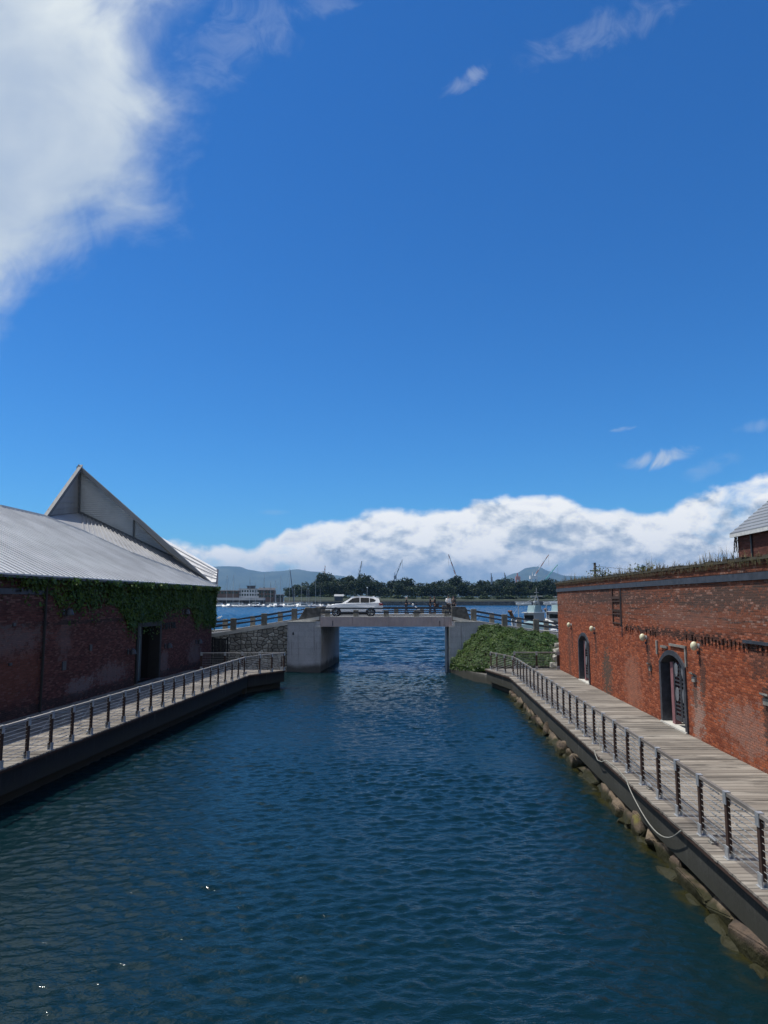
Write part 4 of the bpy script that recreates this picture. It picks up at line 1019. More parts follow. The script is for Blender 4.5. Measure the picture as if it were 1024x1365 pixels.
def boulder(x, y, z, sx, sy, sz, label, seed):
    rb = random.Random(seed); bm = bmesh.new()
    for _ in range(20):
        v = Vector((rb.uniform(-1, 1), rb.uniform(-1, 1), rb.uniform(-1, 1))); k = max(abs(v.x), abs(v.y), abs(v.z)); v = v / k * rb.uniform(0.80, 1.0) if rb.random() < 0.8 else v
        bm.verts.new((v.x * sx, v.y * sy, v.z * sz))
    r_ = bmesh.ops.convex_hull(bm, input=bm.verts[:]); bmesh.ops.delete(bm, geom=[g_ for g_ in r_['geom_interior'] if isinstance(g_, bmesh.types.BMVert)], context='VERTS')
    bmesh.ops.bevel(bm, geom=bm.edges[:], offset=0.022, segments=2, affect='EDGES', clamp_overlap=True)
    bmesh.ops.recalc_face_normals(bm, faces=bm.faces[:])
    me = bpy.data.meshes.new('rock'); bm.to_mesh(me); bm.free(); me.materials.append(M['boulder'])
    me.polygons.foreach_set('use_smooth', [True] * len(me.polygons)); me.set_sharp_from_angle(angle=R(38))
    o = bpy.data.objects.new('rock', me); COL.objects.link(o); o.location = (x, y, z); o.rotation_euler = (rb.uniform(-.2, .2), rb.uniform(-.2, .2), -0.05 + rb.uniform(-.12, .12))
    return tag(o, label, 'rock', 'rocks under the right boardwalk')
y = 8.3; i = 0
while y < 43 and i < 38:
    L_ = rg.uniform(0.6, 1.5); i += 1
    boulder(ro(y + L_ / 2) + 0.27 + rg.uniform(-0.07, 0.10), y + L_ / 2, 0.10 + rg.uniform(-0.10, 0.06), rg.uniform(0.27, 0.40), L_ / 2 * 1.22, rg.uniform(0.24, 0.38), 'rock at the waterline under the right boardwalk, %s from the camera' % ordinal(i), 100 + i)
    y += L_

y = 8.0; i = 0
while y < 43 and i < 42:
    L_ = rg.uniform(0.4, 1.0); i += 1
    boulder(ro(y + L_ / 2) + 0.10 + rg.uniform(-0.12, 0.10), y + L_ / 2, -0.15 + rg.uniform(-0.06, 0.05), rg.uniform(0.22, 0.34), L_ / 2 * 1.15, rg.uniform(0.16, 0.24), 'low wet dark rock half under water along the right boardwalk, %s from the camera' % ordinal(i), 500 + i)['group'] = 'wet rocks at the waterline'
    y += L_ + rg.uniform(-0.1, 0.25)

# ------------------------------------------------------------------ bridge
YF, YB = 56.2, 66.0
def prof(x):
    pts = [(-60, 2.2), (-18, 2.5), (-12.8, 2.92), (-7.6, 3.74), (-5.0, 4.16), (5.3, 4.16), (7.8, 3.64), (13.2, 2.80), (18, 2.4), (60, 2.2)]
    for (x0, z0), (x1, z1) in zip(pts, pts[1:]):
        if x0 <= x <= x1: return z0 + (z1 - z0) * (x - x0) / (x1 - x0)
def yf(x):      # front edge of the road, the approaches swing a little towards the camera
    if x < -7: return YF - (-7 - x) * 0.2 if x > -13 else YF - 1.2
    if x > 7.5: return YF - (x - 7.5) * 0.2 if x < 13.5 else YF - 1.2
    return YF
br = thing('road_bridge', 'low road bridge with granite abutments and a pinkish girder across the canal mouth', 'bridge', (0, 0, 0))
N = mat_new('girder'); gx, gy, gz = N.sep(N.obj); rib = N.m('SINE', N.mul(gx, 62.0)); gn = N.noise(N.obj, 1.2, 5, 0.6); gn2 = N.noise(N.scale(N.obj, (2.5, 1, 0.3)), 1.5, 5, 0.6)
gc = N.mix(N.step(gn, 0.3, 0.7), (0.46, 0.37, 0.355), (0.54, 0.445, 0.425)); gc = N.mix(N.step(gn2, 0.58, 0.72, 0, 0.4), gc, (0.16, 0.12, 0.115)); N.put(N.p.inputs['Base Color'], gc); N.put(N.p.inputs['Roughness'], 0.9); bump(N, rib, 0.6, 0.02); M['girder'] = N.mat
gd = MB().box(-4.93, 5.24, YF + 0.02, YF + 0.5, 3.47, 4.19)
girder = gd.build('girder', M['girder'], br)
MB().box(-3.98, -3.93, YF - 0.002, YF + 0.015, 3.52, 3.92).box(4.28, 4.33, YF - 0.002, YF + 0.015, 3.52, 3.92).build('girder_joint', M['steel_dark'], girder)
MB().box(-4.93, 5.24, YB - 0.5, YB, 3.47, 4.19).build('girder', M['girder'], br)
gi = MB()
for k in range(5): gi.box(-4.93, 5.24, YF + 1.6 + k * 1.7, YF + 2.0 + k * 1.7, 3.5, 3.95)
gi.build('girder', M['concrete'], br)
MB().box(-4.95, 5.26, YF + 0.5, YB - 0.5, 3.951, 4.155).build('deck_slab', M['concrete'], br)
def abut(x0, x1, zt, notch_x, notch_z, side):
    """stepped granite block; its inner face runs back along the canal"""
    # front outline with the bearing notch at the canal side
    sk = 0.0845 * (YB - YF)
    if side < 0: f = [(x0, -1.2), (x1, -1.2), (x1, notch_z), (notch_x, notch_z), (notch_x, zt), (x0, zt)]
    else: f = [(x0, -1.2), (x1, -1.2), (x1, zt), (notch_x, zt), (notch_x, notch_z), (x0, notch_z)]
    mb = MB(); mb.prism([(x, YF - 0.2, z) for x, z in f], (0, 0.6, 0)); ab_ = mb.build('abutment', M['granite'], br)
    if side < 0: q = [(x0, YF + 0.4), (x1 - 0.02, YF + 0.4), (x1 - 0.02 + sk, YB + 0.2), (x0, YB + 0.2)]
    else: q = [(x0 + 0.02, YF + 0.4), (x1, YF + 0.4), (x1, YB + 0.2), (x0 + 0.02 + sk * 0.6, YB + 0.2)]
    MB().prism([(x, y, -1.2) for x, y in q], (0, 0, notch_z + 1.2 - 0.01)).build('abutment_side', M['granite_side'], ab_)
    return ab_
aL = abut(-7.42, -4.86, 3.80, -5.28, 3.46, -1)
aR = abut(5.02, 7.6, 3.80, 5.40, 3.46, 1)
for zt, x0, x1 in ((3.80, -7.45, -5.28), (3.80, 5.40, 7.62)): MB().box(x0, x1, YF - 0.24, YF + 0.3, zt + 0.002, zt + 0.07).build('cap_stone', M['kerb'], aL if x0 < 0 else aR)
MB().box(-5.28, -4.83, YF - 0.24, YF - 0.205, 3.40, 3.5).build('bearing_edge', M['kerb'], aL); MB().box(4.99, 5.42, YF - 0.24, YF - 0.205, 3.40, 3.5).box(5.38, 5.46, YF - 0.238, YF - 0.205, 3.5, 3.8).box(4.98, 5.06, YF - 0.238, YF - 0.205, 0.3, 3.4).build('bearing_edge', M['kerb'], aR)
MB().box(-5.278, -4.932, YF - 0.1, YF + 0.4, 3.463, 3.868).build('bearing_block', M['granite'], aL); MB().box(5.242, 5.398, YF - 0.1, YF + 0.4, 3.463, 3.868).build('bearing_block', M['granite'], aR)
MB().tube([(4.84, YF + 0.55, 3.4), (4.84, YF + 0.55, -0.3)], 0.09, 8).build('drainpipe', M['galv'], aR)
MB().box(-7.02, -6.92, YF - 0.235, YF - 0.203, 2.85, 3.05).build('vent', M['black'], aL)
for yy in (YF + 0.02, YB - 0.65):
    MB().prism([(-6.70, yy, 3.875), (-4.93, yy, 3.875), (-4.93, yy, 4.93), (-6.1, yy, 4.91)], (0, 0.62, 0)).build('pilaster', M['pilaster'], br, bevel=0.02)
    MB().prism([(5.25, yy, 3.875), (6.72, yy, 3.875), (6.32, yy, 4.99), (5.25, yy, 5.02)], (0, 0.62, 0)).build('pilaster', M['pilaster'], br, bevel=0.02)
def rails(parent, x0, x1, y_of, zbase, n, post_mat, lift, first=True, last=True, hp=0.86):
    pts = []
    for k in range(n):
        x = x0 + (x1 - x0) * k / (n - 1); y = y_of(x); pts.append(Vector((x, y, zbase(x))))
    pst = None
    for p in pts:
        if pst is None: pst = MB().box(-0.21, 0.21, -0.15, 0.15, 0, hp).build('post', post_mat, parent, bevel=0.02); o = pst
        else: o = pst.copy(); COL.objects.link(o); o.parent = parent
        o.location = p
    for z in (hp - 0.14, hp - 0.47):
        mb = MB()
        for p, q in zip(pts, pts[1:]):
            d = (q - p).normalized(); mb.bar(p + d * 0.212 + Vector((0, 0, z)), q - d * 0.212 + Vector((0, 0, z)), 0.11, 0.11)
        mb.build('rail', M['steel_dark'], parent)
# bridge parapets (posts at the photo's spacing of 2.35 m)
def flat_rails(parent, y, x0, x1, posts):
    pst = None
    for x in posts:
        if pst is None: pst = MB().box(-0.20, 0.20, -0.14, 0.14, 0, 0.50).build('post', M['post_stone'], parent, bevel=0.02); o = pst
        else: o = pst.copy(); COL.objects.link(o); o.parent = parent
        o.location = (x, y, 4.24)
    MB().box(x0, x1, y - 0.07, y + 0.07, 4.81, 4.92).build('rail', M['steel_dark'], parent)
    MB().box(x0, x1, y - 0.16, y - 0.145, 4.52, 4.61).build('rail', M['steel_dark'], parent)
    MB().box(x0, x1, y - 0.30, y + 0.30, 4.193, 4.24).build('kerb', M['kerb'], parent)
flat_rails(br, YF + 0.33, -4.92, 5.24, [-4.38, -2.18, 0.17, 2.52, 4.87]); flat_rails(br, YB - 0.33, -4.92, 5.24, [-3.5, -1.2, 1.1, 3.4])
# approach parapets
zb = lambda x: prof(x) + 0.085
for nm, lb, x0, x1, n, fn in (('parapet', 'stone post and double rail parapet left of the bridge, above the stone wall', -16.0, -6.95, 5, lambda x: yf(x) + 0.2), ('parapet', 'stone post and double rail parapet right of the bridge, above the ivy bank', 6.95, 18.6, 6, lambda x: yf(x) + 0.2), ('parapet', 'stone post and double rail parapet on the harbour side left of the bridge', -19.3, -6.9, 6, lambda x: YB - 0.2), ('parapet', 'stone post and double rail parapet on the harbour side right of the bridge', 7.3, 22.0, 7, lambda x: YB - 0.2)):
    t = thing(nm, lb, 'parapet', (0, 0, 0), 0, 'parapets of the bridge approaches'); rails(t, x0, x1, fn, zb, n, M['post_stone'], 0, hp=0.92)
# road strips
def strip(name, off0, off1, dz, mat, thick=0.0, xr=(-60, 60), kind='structure'):
    mb = MB(); xs = [x for x in (-60, -40, -26, -18, -12.8, -10, -7.6, -6.3, -5.0, 0, 5.3, 6.5, 7.8, 10.5, 13.2, 18, 26, 40, 60) if xr[0] <= x <= xr[1]]
    for a_, b_ in zip(xs, xs[1:]):
        def yy(x, o): return yf(x) + o if o >= 0 and o < 5 else YB + (o if o < 0 else 0)
        A = [(a_, yy(a_, off0), prof(a_) + dz), (b_, yy(b_, off0), prof(b_) + dz), (b_, yy(b_, off1), prof(b_) + dz), (a_, yy(a_, off1), prof(a_) + dz)]
        if thick: mb.prism(A, (0, 0, -thick))
        else: mb.poly(A)
    o = mb.build(name, mat); tag(o, kind=kind); return o
strip('road', 0.42, -2.6, 0.008, M['asphalt'])
strip('pavement', -2.6, -0.55, 0.13, M['paving'], 0.12)
strip('kerb', 0.0, 0.42, 0.085, M['kerb'], 0.25, (-60, -5.0)); strip('kerb', 0.0, 0.42, 0.085, M['kerb'], 0.25, (5.3, 60))
strip('kerb', -0.5, -0.001, 0.085, M['kerb'], 0.25, (-60, -5.0)); strip('kerb', -0.5, -0.001, 0.085, M['kerb'], 0.25, (5.3, 60))
strip('road_marking', 1.0, 1.18, 0.014, M['marking']); strip('road_marking', -3.1, -2.95, 0.014, M['marking'])
strip('ground', 0.45, -0.5, -0.26, M['soil'], 3.6, (-60, -7.6)); strip('ground', 0.45, -0.5, -0.26, M['soil'], 3.6, (7.8, 60))

# stone retaining wall left of the bridge
sw = MB(); xs = [-20, -16, -12.8, -10.2, -7.44]
for a_, b_ in zip(xs, xs[1:]):
    A = [(a_, yf(a_) + 0.06, -1.0), (b_, yf(b_) + 0.06, -1.0), (b_, yf(b_) + 0.06, prof(b_) - 0.17), (a_, yf(a_) + 0.06, prof(a_) - 0.17)]; sw.prism(A, (0, 0.38, 0))
swo = sw.build('stone_wall', M['stone']); tag(swo, 'grey rubble stone retaining wall between the ivy building and the bridge', 'stone wall')
gt = thing('steel_gate', 'black slatted steel gate between the ivy building and stone wall', 'gate', (0, 0, 0))
gb = MB()
for k in range(9): gb.box(-12.35 + k * 0.10, -12.27 + k * 0.10, 53.0, 53.04, 0.95, 2.72)
gb.build('gate_leaf', M['black'], gt); MB().box(-12.4, -11.4, 52.96, 52.995, 2.66, 2.74).box(-12.4, -11.4, 52.96, 52.995, 1.3, 1.38).box(-11.40, -11.30, 52.95, 53.05, 0.9, 2.85).box(-12.5, -12.4, 52.95, 53.05, 0.9, 2.85).build('gate_frame', M['black'], gt)

# ------------------------------------------------------------------ ivy bank right of the bridge
def bank_pt(u, v):
    """u 0..1 along the road from the abutment to the brick corner, v 0 (foot) .. 1 (road edge)"""
    xt = 7.35 + u * 5.6; top = Vector((xt, yf(xt) - 0.02, prof(xt) - 0.05 - 0.5 * max(0, 0.06 - u) / 0.06))
    foot_pts = [(0, (5.12, 55.9, 0.55)), (0.12, (5.55, 53.6, 0.62)), (0.28, (6.2, 50.6, 0.85)), (0.45, (7.4, 49.3, 1.05)), (1.0, (12.0, 48.6, 1.1))]
    for (u0, p0), (u1, p1) in zip(foot_pts, foot_pts[1:]):
        if u0 <= u <= u1: foot = lerp(Vector(p0), Vector(p1), (u - u0) / (u1 - u0)); break
    p = lerp(foot, top, v); bul = math.sin(math.pi * v) * 0.44 * min(1, 0.15 + u * 4)
    p.z += bul * 0.55; p.y -= bul * 0.35; p.x -= bul * 0.25 * (1 - u)
    p.z += 0.13 * math.sin(u * 23 + v * 5) * math.sin(v * 9 + u * 11) * min(1, v * 4) * min(1, (1 - v) * 5)
    return p
bk_ = MB(); nu, nv = 40, 20
rings = [[bank_pt(i / nu, j / nv) for j in range(nv + 1)] for i in range(nu + 1)]
bk_.loft(rings, closed=False, cap=False)
bko = bk_.build('terrain', M['soil'], None, True); tag(bko, kind='structure')
ib = MB(); rg = random.Random(77)
for k in range(24000):
    u, v = rg.random(), rg.random() ** 0.9; p = bank_pt(u, v); q1 = bank_pt(min(1, u + .01), v); q2 = bank_pt(u, min(1, v + .01))
    n_ = (q1 - p).cross(q2 - p) if (q1 - p).length > 1e-6 and (q2 - p).length > 1e-6 else Vector((0, -1, 1)); n_.normalize()
    if n_.z < 0: n_ = -n_
    if u > 0.9 and v < 0.55 and rg.random() < 0.8: continue
    lump = 0.06 + 0.26 * max(0, math.sin(u * 31 + v * 13) * math.sin(v * 17 - u * 9))
    leaf(ib, p + n_ * rg.uniform(0.0, lump + 0.08), n_ + Vector((0, -0.2, 0.3)), rg.uniform(0.035, 0.088), rg)
for k in range(500):     # tendrils hanging to the ledge
    u = rg.uniform(0, 0.42); p = bank_pt(u, 0); leaf(ib, p + Vector((rg.uniform(-.15, .1), rg.uniform(-.25, .1), -rg.uniform(-0.1, 0.22))), (-0.3, -1, 0.2), rg.uniform(0.05, 0.1), rg)
ibo = ib.build('ivy', M['ivy_bank'], fix=False); tag(ibo, 'thick bright green ivy covering the bank right of the bridge', 'ivy')
lg = MB()
fp = [(5.1, 56.0), (5.5, 53.5), (6.1, 50.4), (7.0, 48.2), (7.6, 47.3)]
for (x0, y0), (x1, y1) in zip(fp, fp[1:]):
    lg.prism([(x0, y0, -1), (x1, y1, -1), (x1 + 2.5, y1 + 1.0, -1), (x0 + 2.5, y0 + 0.5, -1)], (0, 0, 1.58))
lgo = lg.build('quay_wall', M['ledge']); tag(lgo, 'low grey stone ledge at the waterline below the ivy bank', 'quay wall')
M['post_stone_pale'] = plain('post_stone_pale', (0.36, 0.35, 0.31), 0.95, 0, 0.4, 5, 0.6)
for i, (x, y, z, s_) in enumerate(((11.20, 48.5, 1.25, .24), (11.42, 48.7, 1.72, .27), (11.5, 48.75, 2.12, .24), (11.52, 48.6, 1.25, .30), (11.60, 48.9, 2.5, .22))):
    o = boulder(x, y, z, s_, s_, s_ * .9, 'pale stone in the bank beside the corner of the brick wall, %s from the left' % ORD[i + 1], 300 + i); o['group'] = 'pale stones at the end of the ivy bank'; o.data.materials[0] = M['post_stone_pale']

# ------------------------------------------------------------------ white car on the bridge (nose to the left)
def make_car(loc):
    t = thing('parked_car', 'white compact SUV facing left on the bridge roadway', 'car', loc)
    Lc, Wd = 4.60, 0.90
    wx = (0.86, 3.62); wr = 0.345
    # lower body outline in x (0 = nose) and z, with wheel arches
    def arch(cx, r): return [(cx + r * math.cos(math.pi * k / 10), max(0.22, 0.34 + r * math.sin(math.pi * k / 10))) for k in range(10, -1, -1)]
    low = [(0.08, 0.24), (0.02, 0.42), (0.0, 0.62), (0.06, 0.80), (0.22, 0.90), (0.75, 1.00), (1.22, 1.05), (1.5, 1.06), (4.30, 1.12), (4.50, 1.08), (4.58, 0.95), (4.60, 0.62), (4.56, 0.42), (4.45, 0.28)]
    bot = []
    for cx in (wx[1], wx[0]): bot += [(x, z) for x, z in arch(cx, 0.40)][::-1]
    outline = low + bot
    def side_w(x, z): 
        e = min(x / 0.75, 1.0, (Lc - x) / 0.6); e = max(0.0, e)
        return (Wd - 0.20 * (1 - e) ** 2) * (1.0 - 0.05 * max(0, (z - 0.75) / 0.35) - 0.04 * max(0, (0.5 - z) / 0.3))
    bm = bmesh.new()
    va = [bm.verts.new((x, -side_w(x, z), z)) for x, z in outline]; vb = [bm.verts.new((x, side_w(x, z), z)) for x, z in outline]
    bm.faces.new(va); bm.faces.new(vb[::-1]); n = len(outline)
    for k in range(n): bm.faces.new((va[k], va[(k + 1) % n], vb[(k + 1) % n], vb[k]))
    bmesh.ops.recalc_face_normals(bm, faces=bm.faces[:]); bmesh.ops.triangulate(bm, faces=[f for f in bm.faces if len(f.verts) > 4])
    me = bpy.data.meshes.new('body'); bm.to_mesh(me); bm.free(); me.materials.append(M['car_paint']); me.polygons.foreach_set('use_smooth', [True] * len(me.polygons)); me.set_sharp_from_angle(angle=R(32))
    body = bpy.data.objects.new('body', me); COL.objects.link(body); body.parent = t
    bv = body.modifiers.new('b', 'BEVEL'); bv.width = 0.035; bv.segments = 3; bv.angle_limit = R(45)
    # cabin
    prof_ = [(1.28, 1.04), (2.02, 1.50), (2.35, 1.585), (2.9, 1.61), (3.6, 1.575), (4.05, 1.50), (4.28, 1.42), (4.36, 1.10)]
    cw = lambda z: 0.84 - 0.26 * max(0, (z - 1.05) / 0.55)
    rings = [[(x, -cw(z), z), (x, -cw(z) * 0.5, z + 0.03 * (z > 1.2)), (x, cw(z) * 0.5, z + 0.03 * (z > 1.2)), (x, cw(z), z)] for x, z in prof_]
    cb = MB(); cb.loft(rings, closed=False, cap=False)
    cb.poly([r[0] for r in rings]); cb.poly([r[-1] for r in rings][::-1])
    cab = cb.build('roof', M['car_paint'], t, bevel=0.03)
    for s_ in (-1, 1):
        def P_(x, z, o=0.012): return (x, s_ * (cw(z) + o), z)
        MB().prism([P_(1.72, 1.12), P_(2.14, 1.455), P_(2.5, 1.52), P_(2.72, 1.525), P_(2.72, 1.12)], (0, s_ * 0.006, 0)).build('window', M['dark_glass'], cab)
        MB().prism([P_(2.78, 1.12), P_(2.78, 1.525), P_(3.3, 1.505), P_(3.48, 1.49), P_(3.48, 1.12)], (0, s_ * 0.006, 0)).build('window', M['dark_glass'], cab)
        MB().prism([P_(3.53, 1.14), P_(3.53, 1.48), P_(3.80, 1.44), P_(4.02, 1.31), P_(3.92, 1.20)], (0, s_ * 0.006, 0)).build('window', M['dark_glass'], cab)
        MB().ell((1.72, s_ * 0.97, 1.13), (0.09, 0.10, 0.075), 10, 6).build('wing_mirror', M['car_paint'], t, True)
        MB().prism([(4.30, s_ * 0.845, 0.92), (4.28, s_ * 0.80, 1.09), (4.56, s_ * 0.70, 1.06), (4.605, s_ * 0.66, 0.90)], (0, s_ * 0.05, 0)).build('tail_light', M['tail'], t)
        MB().prism([(0.10, s_ * 0.62, 0.76), (0.42, s_ * 0.83, 0.80), (0.46, s_ * 0.83, 0.90), (0.16, s_ * 0.66, 0.87)], (0, s_ * 0.03, 0.0)).build('headlight', M['lamp_lens'], t)
        MB().box(2.45, 2.63, min(s_ * 0.888, s_ * 0.91), max(s_ * 0.888, s_ * 0.91), 0.98, 1.01).build('door_handle', M['car_paint'], t)
        MB().box(3.30, 3.48, min(s_ * 0.888, s_ * 0.91), max(s_ * 0.888, s_ * 0.91), 1.0, 1.03).build('door_handle', M['car_paint'], t)
        MB().tube([(2.1, s_ * 0.60, 1.575), (2.9, s_ * 0.58, 1.64), (3.9, s_ * 0.60, 1.57)], 0.018, 6).build('roof_rail', M['galv'], cab)
        MB().box(1.28, 3.2, min(s_ * 0.87, s_ * 0.895), max(s_ * 0.87, s_ * 0.895), 0.24, 0.36).build('sill_trim', M['rubber'], t)
    MB().prism([(1.36, -0.70, 1.115), (1.36, 0.70, 1.115), (2.0, 0.56, 1.515), (2.0, -0.56, 1.515)], (-0.02, 0, 0.012)).build('windscreen', M['dark_glass'], cab)
    MB().prism([(4.385, -0.66, 1.14), (4.385, 0.66, 1.14), (4.31, 0.57, 1.40), (4.31, -0.57, 1.40)], (0.012, 0, 0.002)).build('rear_window', M['dark_glass'], cab)
    MB().prism([(4.02, -0.52, 1.55), (4.02, 0.52, 1.55), (4.40, 0.48, 1.47), (4.40, -0.48, 1.47)], (0, 0, 0.03)).build('spoiler', M['car_paint'], cab)
    MB().prism([(3.72, -0.02, 1.60), (3.9, -0.02, 1.58), (3.88, -0.02, 1.66)], (0, 0.04, 0)).build('antenna', M['car_paint'], cab)
    MB().box(-0.015, 0.03, -0.45, 0.45, 0.55, 0.75).build('grille', M['rubber'], t)
    MB().box(0.9, 3.6, -0.82, 0.82, 0.2, 0.5).build('underbody', M['rubber'], t)
    w0 = None
    for x in wx:
        for s_ in (-1, 1):
            if w0 is None:
                w0 = bpy.data.objects.new('wheel', MB().tube([(0, 0.02, 0), (0, -0.08, 0)], 0.08, 12).mesh('wheel', M['rubber'])); COL.objects.link(w0); w0.parent = t
                prf = [(0.10, 0.24), (0.11, 0.32), (0.08, wr), (-0.08, wr), (-0.11, 0.32), (-0.10, 0.24)]
                tm_ = MB(); tm_.loft([[(r_ * math.cos(2 * math.pi * k / 24), y_, r_ * math.sin(2 * math.pi * k / 24)) for k in range(24)] for y_, r_ in prf], True, False)
                tm_.build('tyre', M['rubber'], w0, True)
                rm = MB(); rm.loft([[(r_ * math.cos(2 * math.pi * k / 20), y_, r_ * math.sin(2 * math.pi * k / 20)) for k in range(20)] for y_, r_ in ((-0.10, 0.245), (-0.075, 0.215), (0.05, 0.21))], True, False)
                for k in range(5):
                    a_ = 2 * math.pi * k / 5; rm.bar((0.05 * math.cos(a_), -0.075, 0.05 * math.sin(a_)), (0.22 * math.cos(a_), -0.07, 0.22 * math.sin(a_)), 0.07, 0.03, (0, 1, 0))
                rm.build('rim', M['alloy'], w0); o = w0
            else:
                o = w0.copy(); COL.objects.link(o); o.parent = t
                for ch in w0.children: c = ch.copy(); COL.objects.link(c); c.parent = o
            o.location = (x, s_ * 0.80, wr); o.rotation_euler = (0, 0, 0 if s_ < 0 else math.pi)
    return t
make_car((-4.72, 59.3, prof(0) + 0.012)).scale = (1.01, 1.0, 1.01)

# ------------------------------------------------------------------ people on the far pavement
def skin_mesh(name, joints, edges, root, mat, parent=None, sub=1, extra=None):
    names = list(joints); idx = {n_: i for i, n_ in enumerate(names)}
    me = bpy.data.meshes.new(name + '_tmp'); me.from_pydata([joints[n_][0] for n_ in names], [(idx[a_], idx[b_]) for a_, b_ in edges], [])
    o = bpy.data.objects.new(name, me); COL.objects.link(o)
    o.modifiers.new('skin', 'SKIN'); sv = me.skin_vertices[0].data
    for i, n_ in enumerate(names):
        r_ = joints[n_][1]; sv[i].radius = r_ if hasattr(r_, '__len__') else (r_, r_); sv[i].use_root = (n_ == root)
    ss_ = o.modifiers.new('sub', 'SUBSURF'); ss_.levels = sub; ss_.render_levels = sub
    dg = bpy.context.evaluated_depsgraph_get(); dg.update()
    m2 = bpy.data.meshes.new_from_object(o.evaluated_get(dg)); bpy.data.objects.remove(o)
    if extra:
        bm = bmesh.new(); bm.from_mesh(m2); e2 = bpy.data.meshes.new('x'); e2.from_pydata(extra.v, [], extra.f); bm.from_mesh(e2); bm.to_mesh(m2); bm.free(); bpy.data.meshes.remove(e2)
    m2.materials.clear(); m2.materials.append(mat); m2.polygons.foreach_set('use_smooth', [True] * len(m2.polygons)); m2.name = name
    ob = bpy.data.objects.new(name, m2); COL.objects.link(ob)
    if parent: ob.parent = parent
    return ob
def person(loc, rz, height, label, top_mat, leg_mat, hair_mat, arms, stride=0.12, lean=0.0, skirt=False, long_hair=False, group='people on the bridge pavement'):
    """faces local +y. arms: (elbow, wrist) offsets for the two arms"""
    t = thing('person', label, 'person', loc, rz, group); k = height / 1.70
    def J(x, y, z, r_): return ((x * k, (y + lean * max(0, z - 0.9)) * k, z * k), (r_ * k) if not hasattr(r_, '__len__') else (r_[0] * k, r_[1] * k))
    j = {'pel': J(0, 0, .93, (.14, .10)), 'sp': J(0, 0, 1.12, (.12, .09)), 'ch': J(0, 0, 1.30, (.145, .10)), 'nk': J(0, .01, 1.46, .052), 'hd': J(0, .03, 1.56, (.075, .09)), 'tp': J(0, .02, 1.66, (.06, .07))}
    e = [('pel', 'sp'), ('sp', 'ch'), ('ch', 'nk'), ('nk', 'hd'), ('hd', 'tp')]
    for s_, n_ in ((-1, 'l'), (1, 'r')):
        f = stride * s_
        j['hip' + n_] = J(.09 * s_, 0, .88, .088); j['kn' + n_] = J(.095 * s_, f * .6 + .03, .50, .06); j['an' + n_] = J(.10 * s_, f - .02, .08, .04); j['to' + n_] = J(.11 * s_, f + .14, .035, .032)
        e += [('pel', 'hip' + n_), ('hip' + n_, 'kn' + n_), ('kn' + n_, 'an' + n_), ('an' + n_, 'to' + n_)]
        el, wr_ = arms[0 if s_ < 0 else 1]
        j['sh' + n_] = J(.18 * s_, 0, 1.38, .052); j['el' + n_] = J(.18 * s_ + el[0] * s_, el[1], 1.38 + el[2], .040); j['wr' + n_] = J(.18 * s_ + wr_[0] * s_, wr_[1], 1.38 + wr_[2], .028)
        hd = (Vector(j['wr' + n_][0]) - Vector(j['el' + n_][0])).normalized()
        j['pa' + n_] = (tuple(Vector(j['wr' + n_][0]) + hd * .07 * k), .032 * k)
        e += [('ch', 'sh' + n_), ('sh' + n_, 'el' + n_), ('el' + n_, 'wr' + n_), ('wr' + n_, 'pa' + n_)]
    ex = MB()
    for n_ in 'lr':     # five fingers rooted in each palm
        p = Vector(j['pa' + n_][0]); d = (p - Vector(j['wr' + n_][0])).normalized(); sd_ = d.cross(Vector((0, 1, 0.3))).normalized()
        for q, ln in ((-1.5, .062), (-.5, .075), (.5, .07), (1.5, .055)):
            b_ = p + sd_ * q * .017 * k + d * .015 * k; ex.tube([b_, b_ + d * ln * .6 * k, b_ + d * ln * k + Vector((0, .012 * k, 0))], [.0095 * k, .0085 * k, .006 * k], 5)
        th = p - d * .03 * k; ex.tube([th, th + Vector((0, .04, -.01)) * k + d * .02 * k, th + Vector((0, .05, -.01)) * k + d * .05 * k], [.011 * k, .010 * k, .007 * k], 5)
    h = Vector(j['hd'][0])
    ex.ell(h + Vector((0, .088, 0.01)) * k, (.014 * k, .022 * k, .022 * k), 8, 5)
    for s_ in (-1, 1):
        ex.ell(h + Vector((.078 * s_, -.005, .01)) * k, (.012 * k, .022 * k, .032 * k), 8, 5)
    body = skin_mesh('body', j, e, 'pel', M['skin'], t, 1, ex)
    ey = MB()
    for s_ in (-1, 1): ey.ell(h + Vector((.03 * s_, .083, .028)) * k, (.012 * k, .007 * k, .008 * k), 6, 4)
    ey.ell(h + Vector((0, .083, -.035)) * k, (.024 * k, .006 * k, .006 * k), 6, 4); ey.build('face_features', M['hair'], body)
    def grow(d_): return lambda n_, r2=None: (j[n_][0], tuple(x + d_ * k for x in (j[n_][1] if hasattr(j[n_][1], '__len__') else (j[n_][1],) * 2)))
    g_ = grow(.022)
    tj = {n_: g_(n_) for n_ in ('pel', 'sp', 'ch', 'shl', 'shr', 'ell', 'elr')}
    for n_ in 'lr': tj['cu' + n_] = (tuple(lerp(Vector(j['el' + n_][0]), Vector(j['wr' + n_][0]), .85)), .042 * k)
    tj['ne'] = (tuple(lerp(Vector(j['ch'][0]), Vector(j['nk'][0]), .75)), .07 * k)
    skin_mesh('jacket', tj, [('pel', 'sp'), ('sp', 'ch'), ('ch', 'ne'), ('ch', 'shl'), ('ch', 'shr'), ('shl', 'ell'), ('shr', 'elr'), ('ell', 'cul'), ('elr', 'cur')], 'pel', top_mat, t)
    g2 = grow(.016); lj = {n_: g2(n_) for n_ in ('pel', 'hipl', 'hipr', 'knl', 'knr')}
    for n_ in 'lr': lj['cf' + n_] = (tuple(lerp(Vector(j['kn' + n_][0]), Vector(j['an' + n_][0]), .92)), .058 * k)
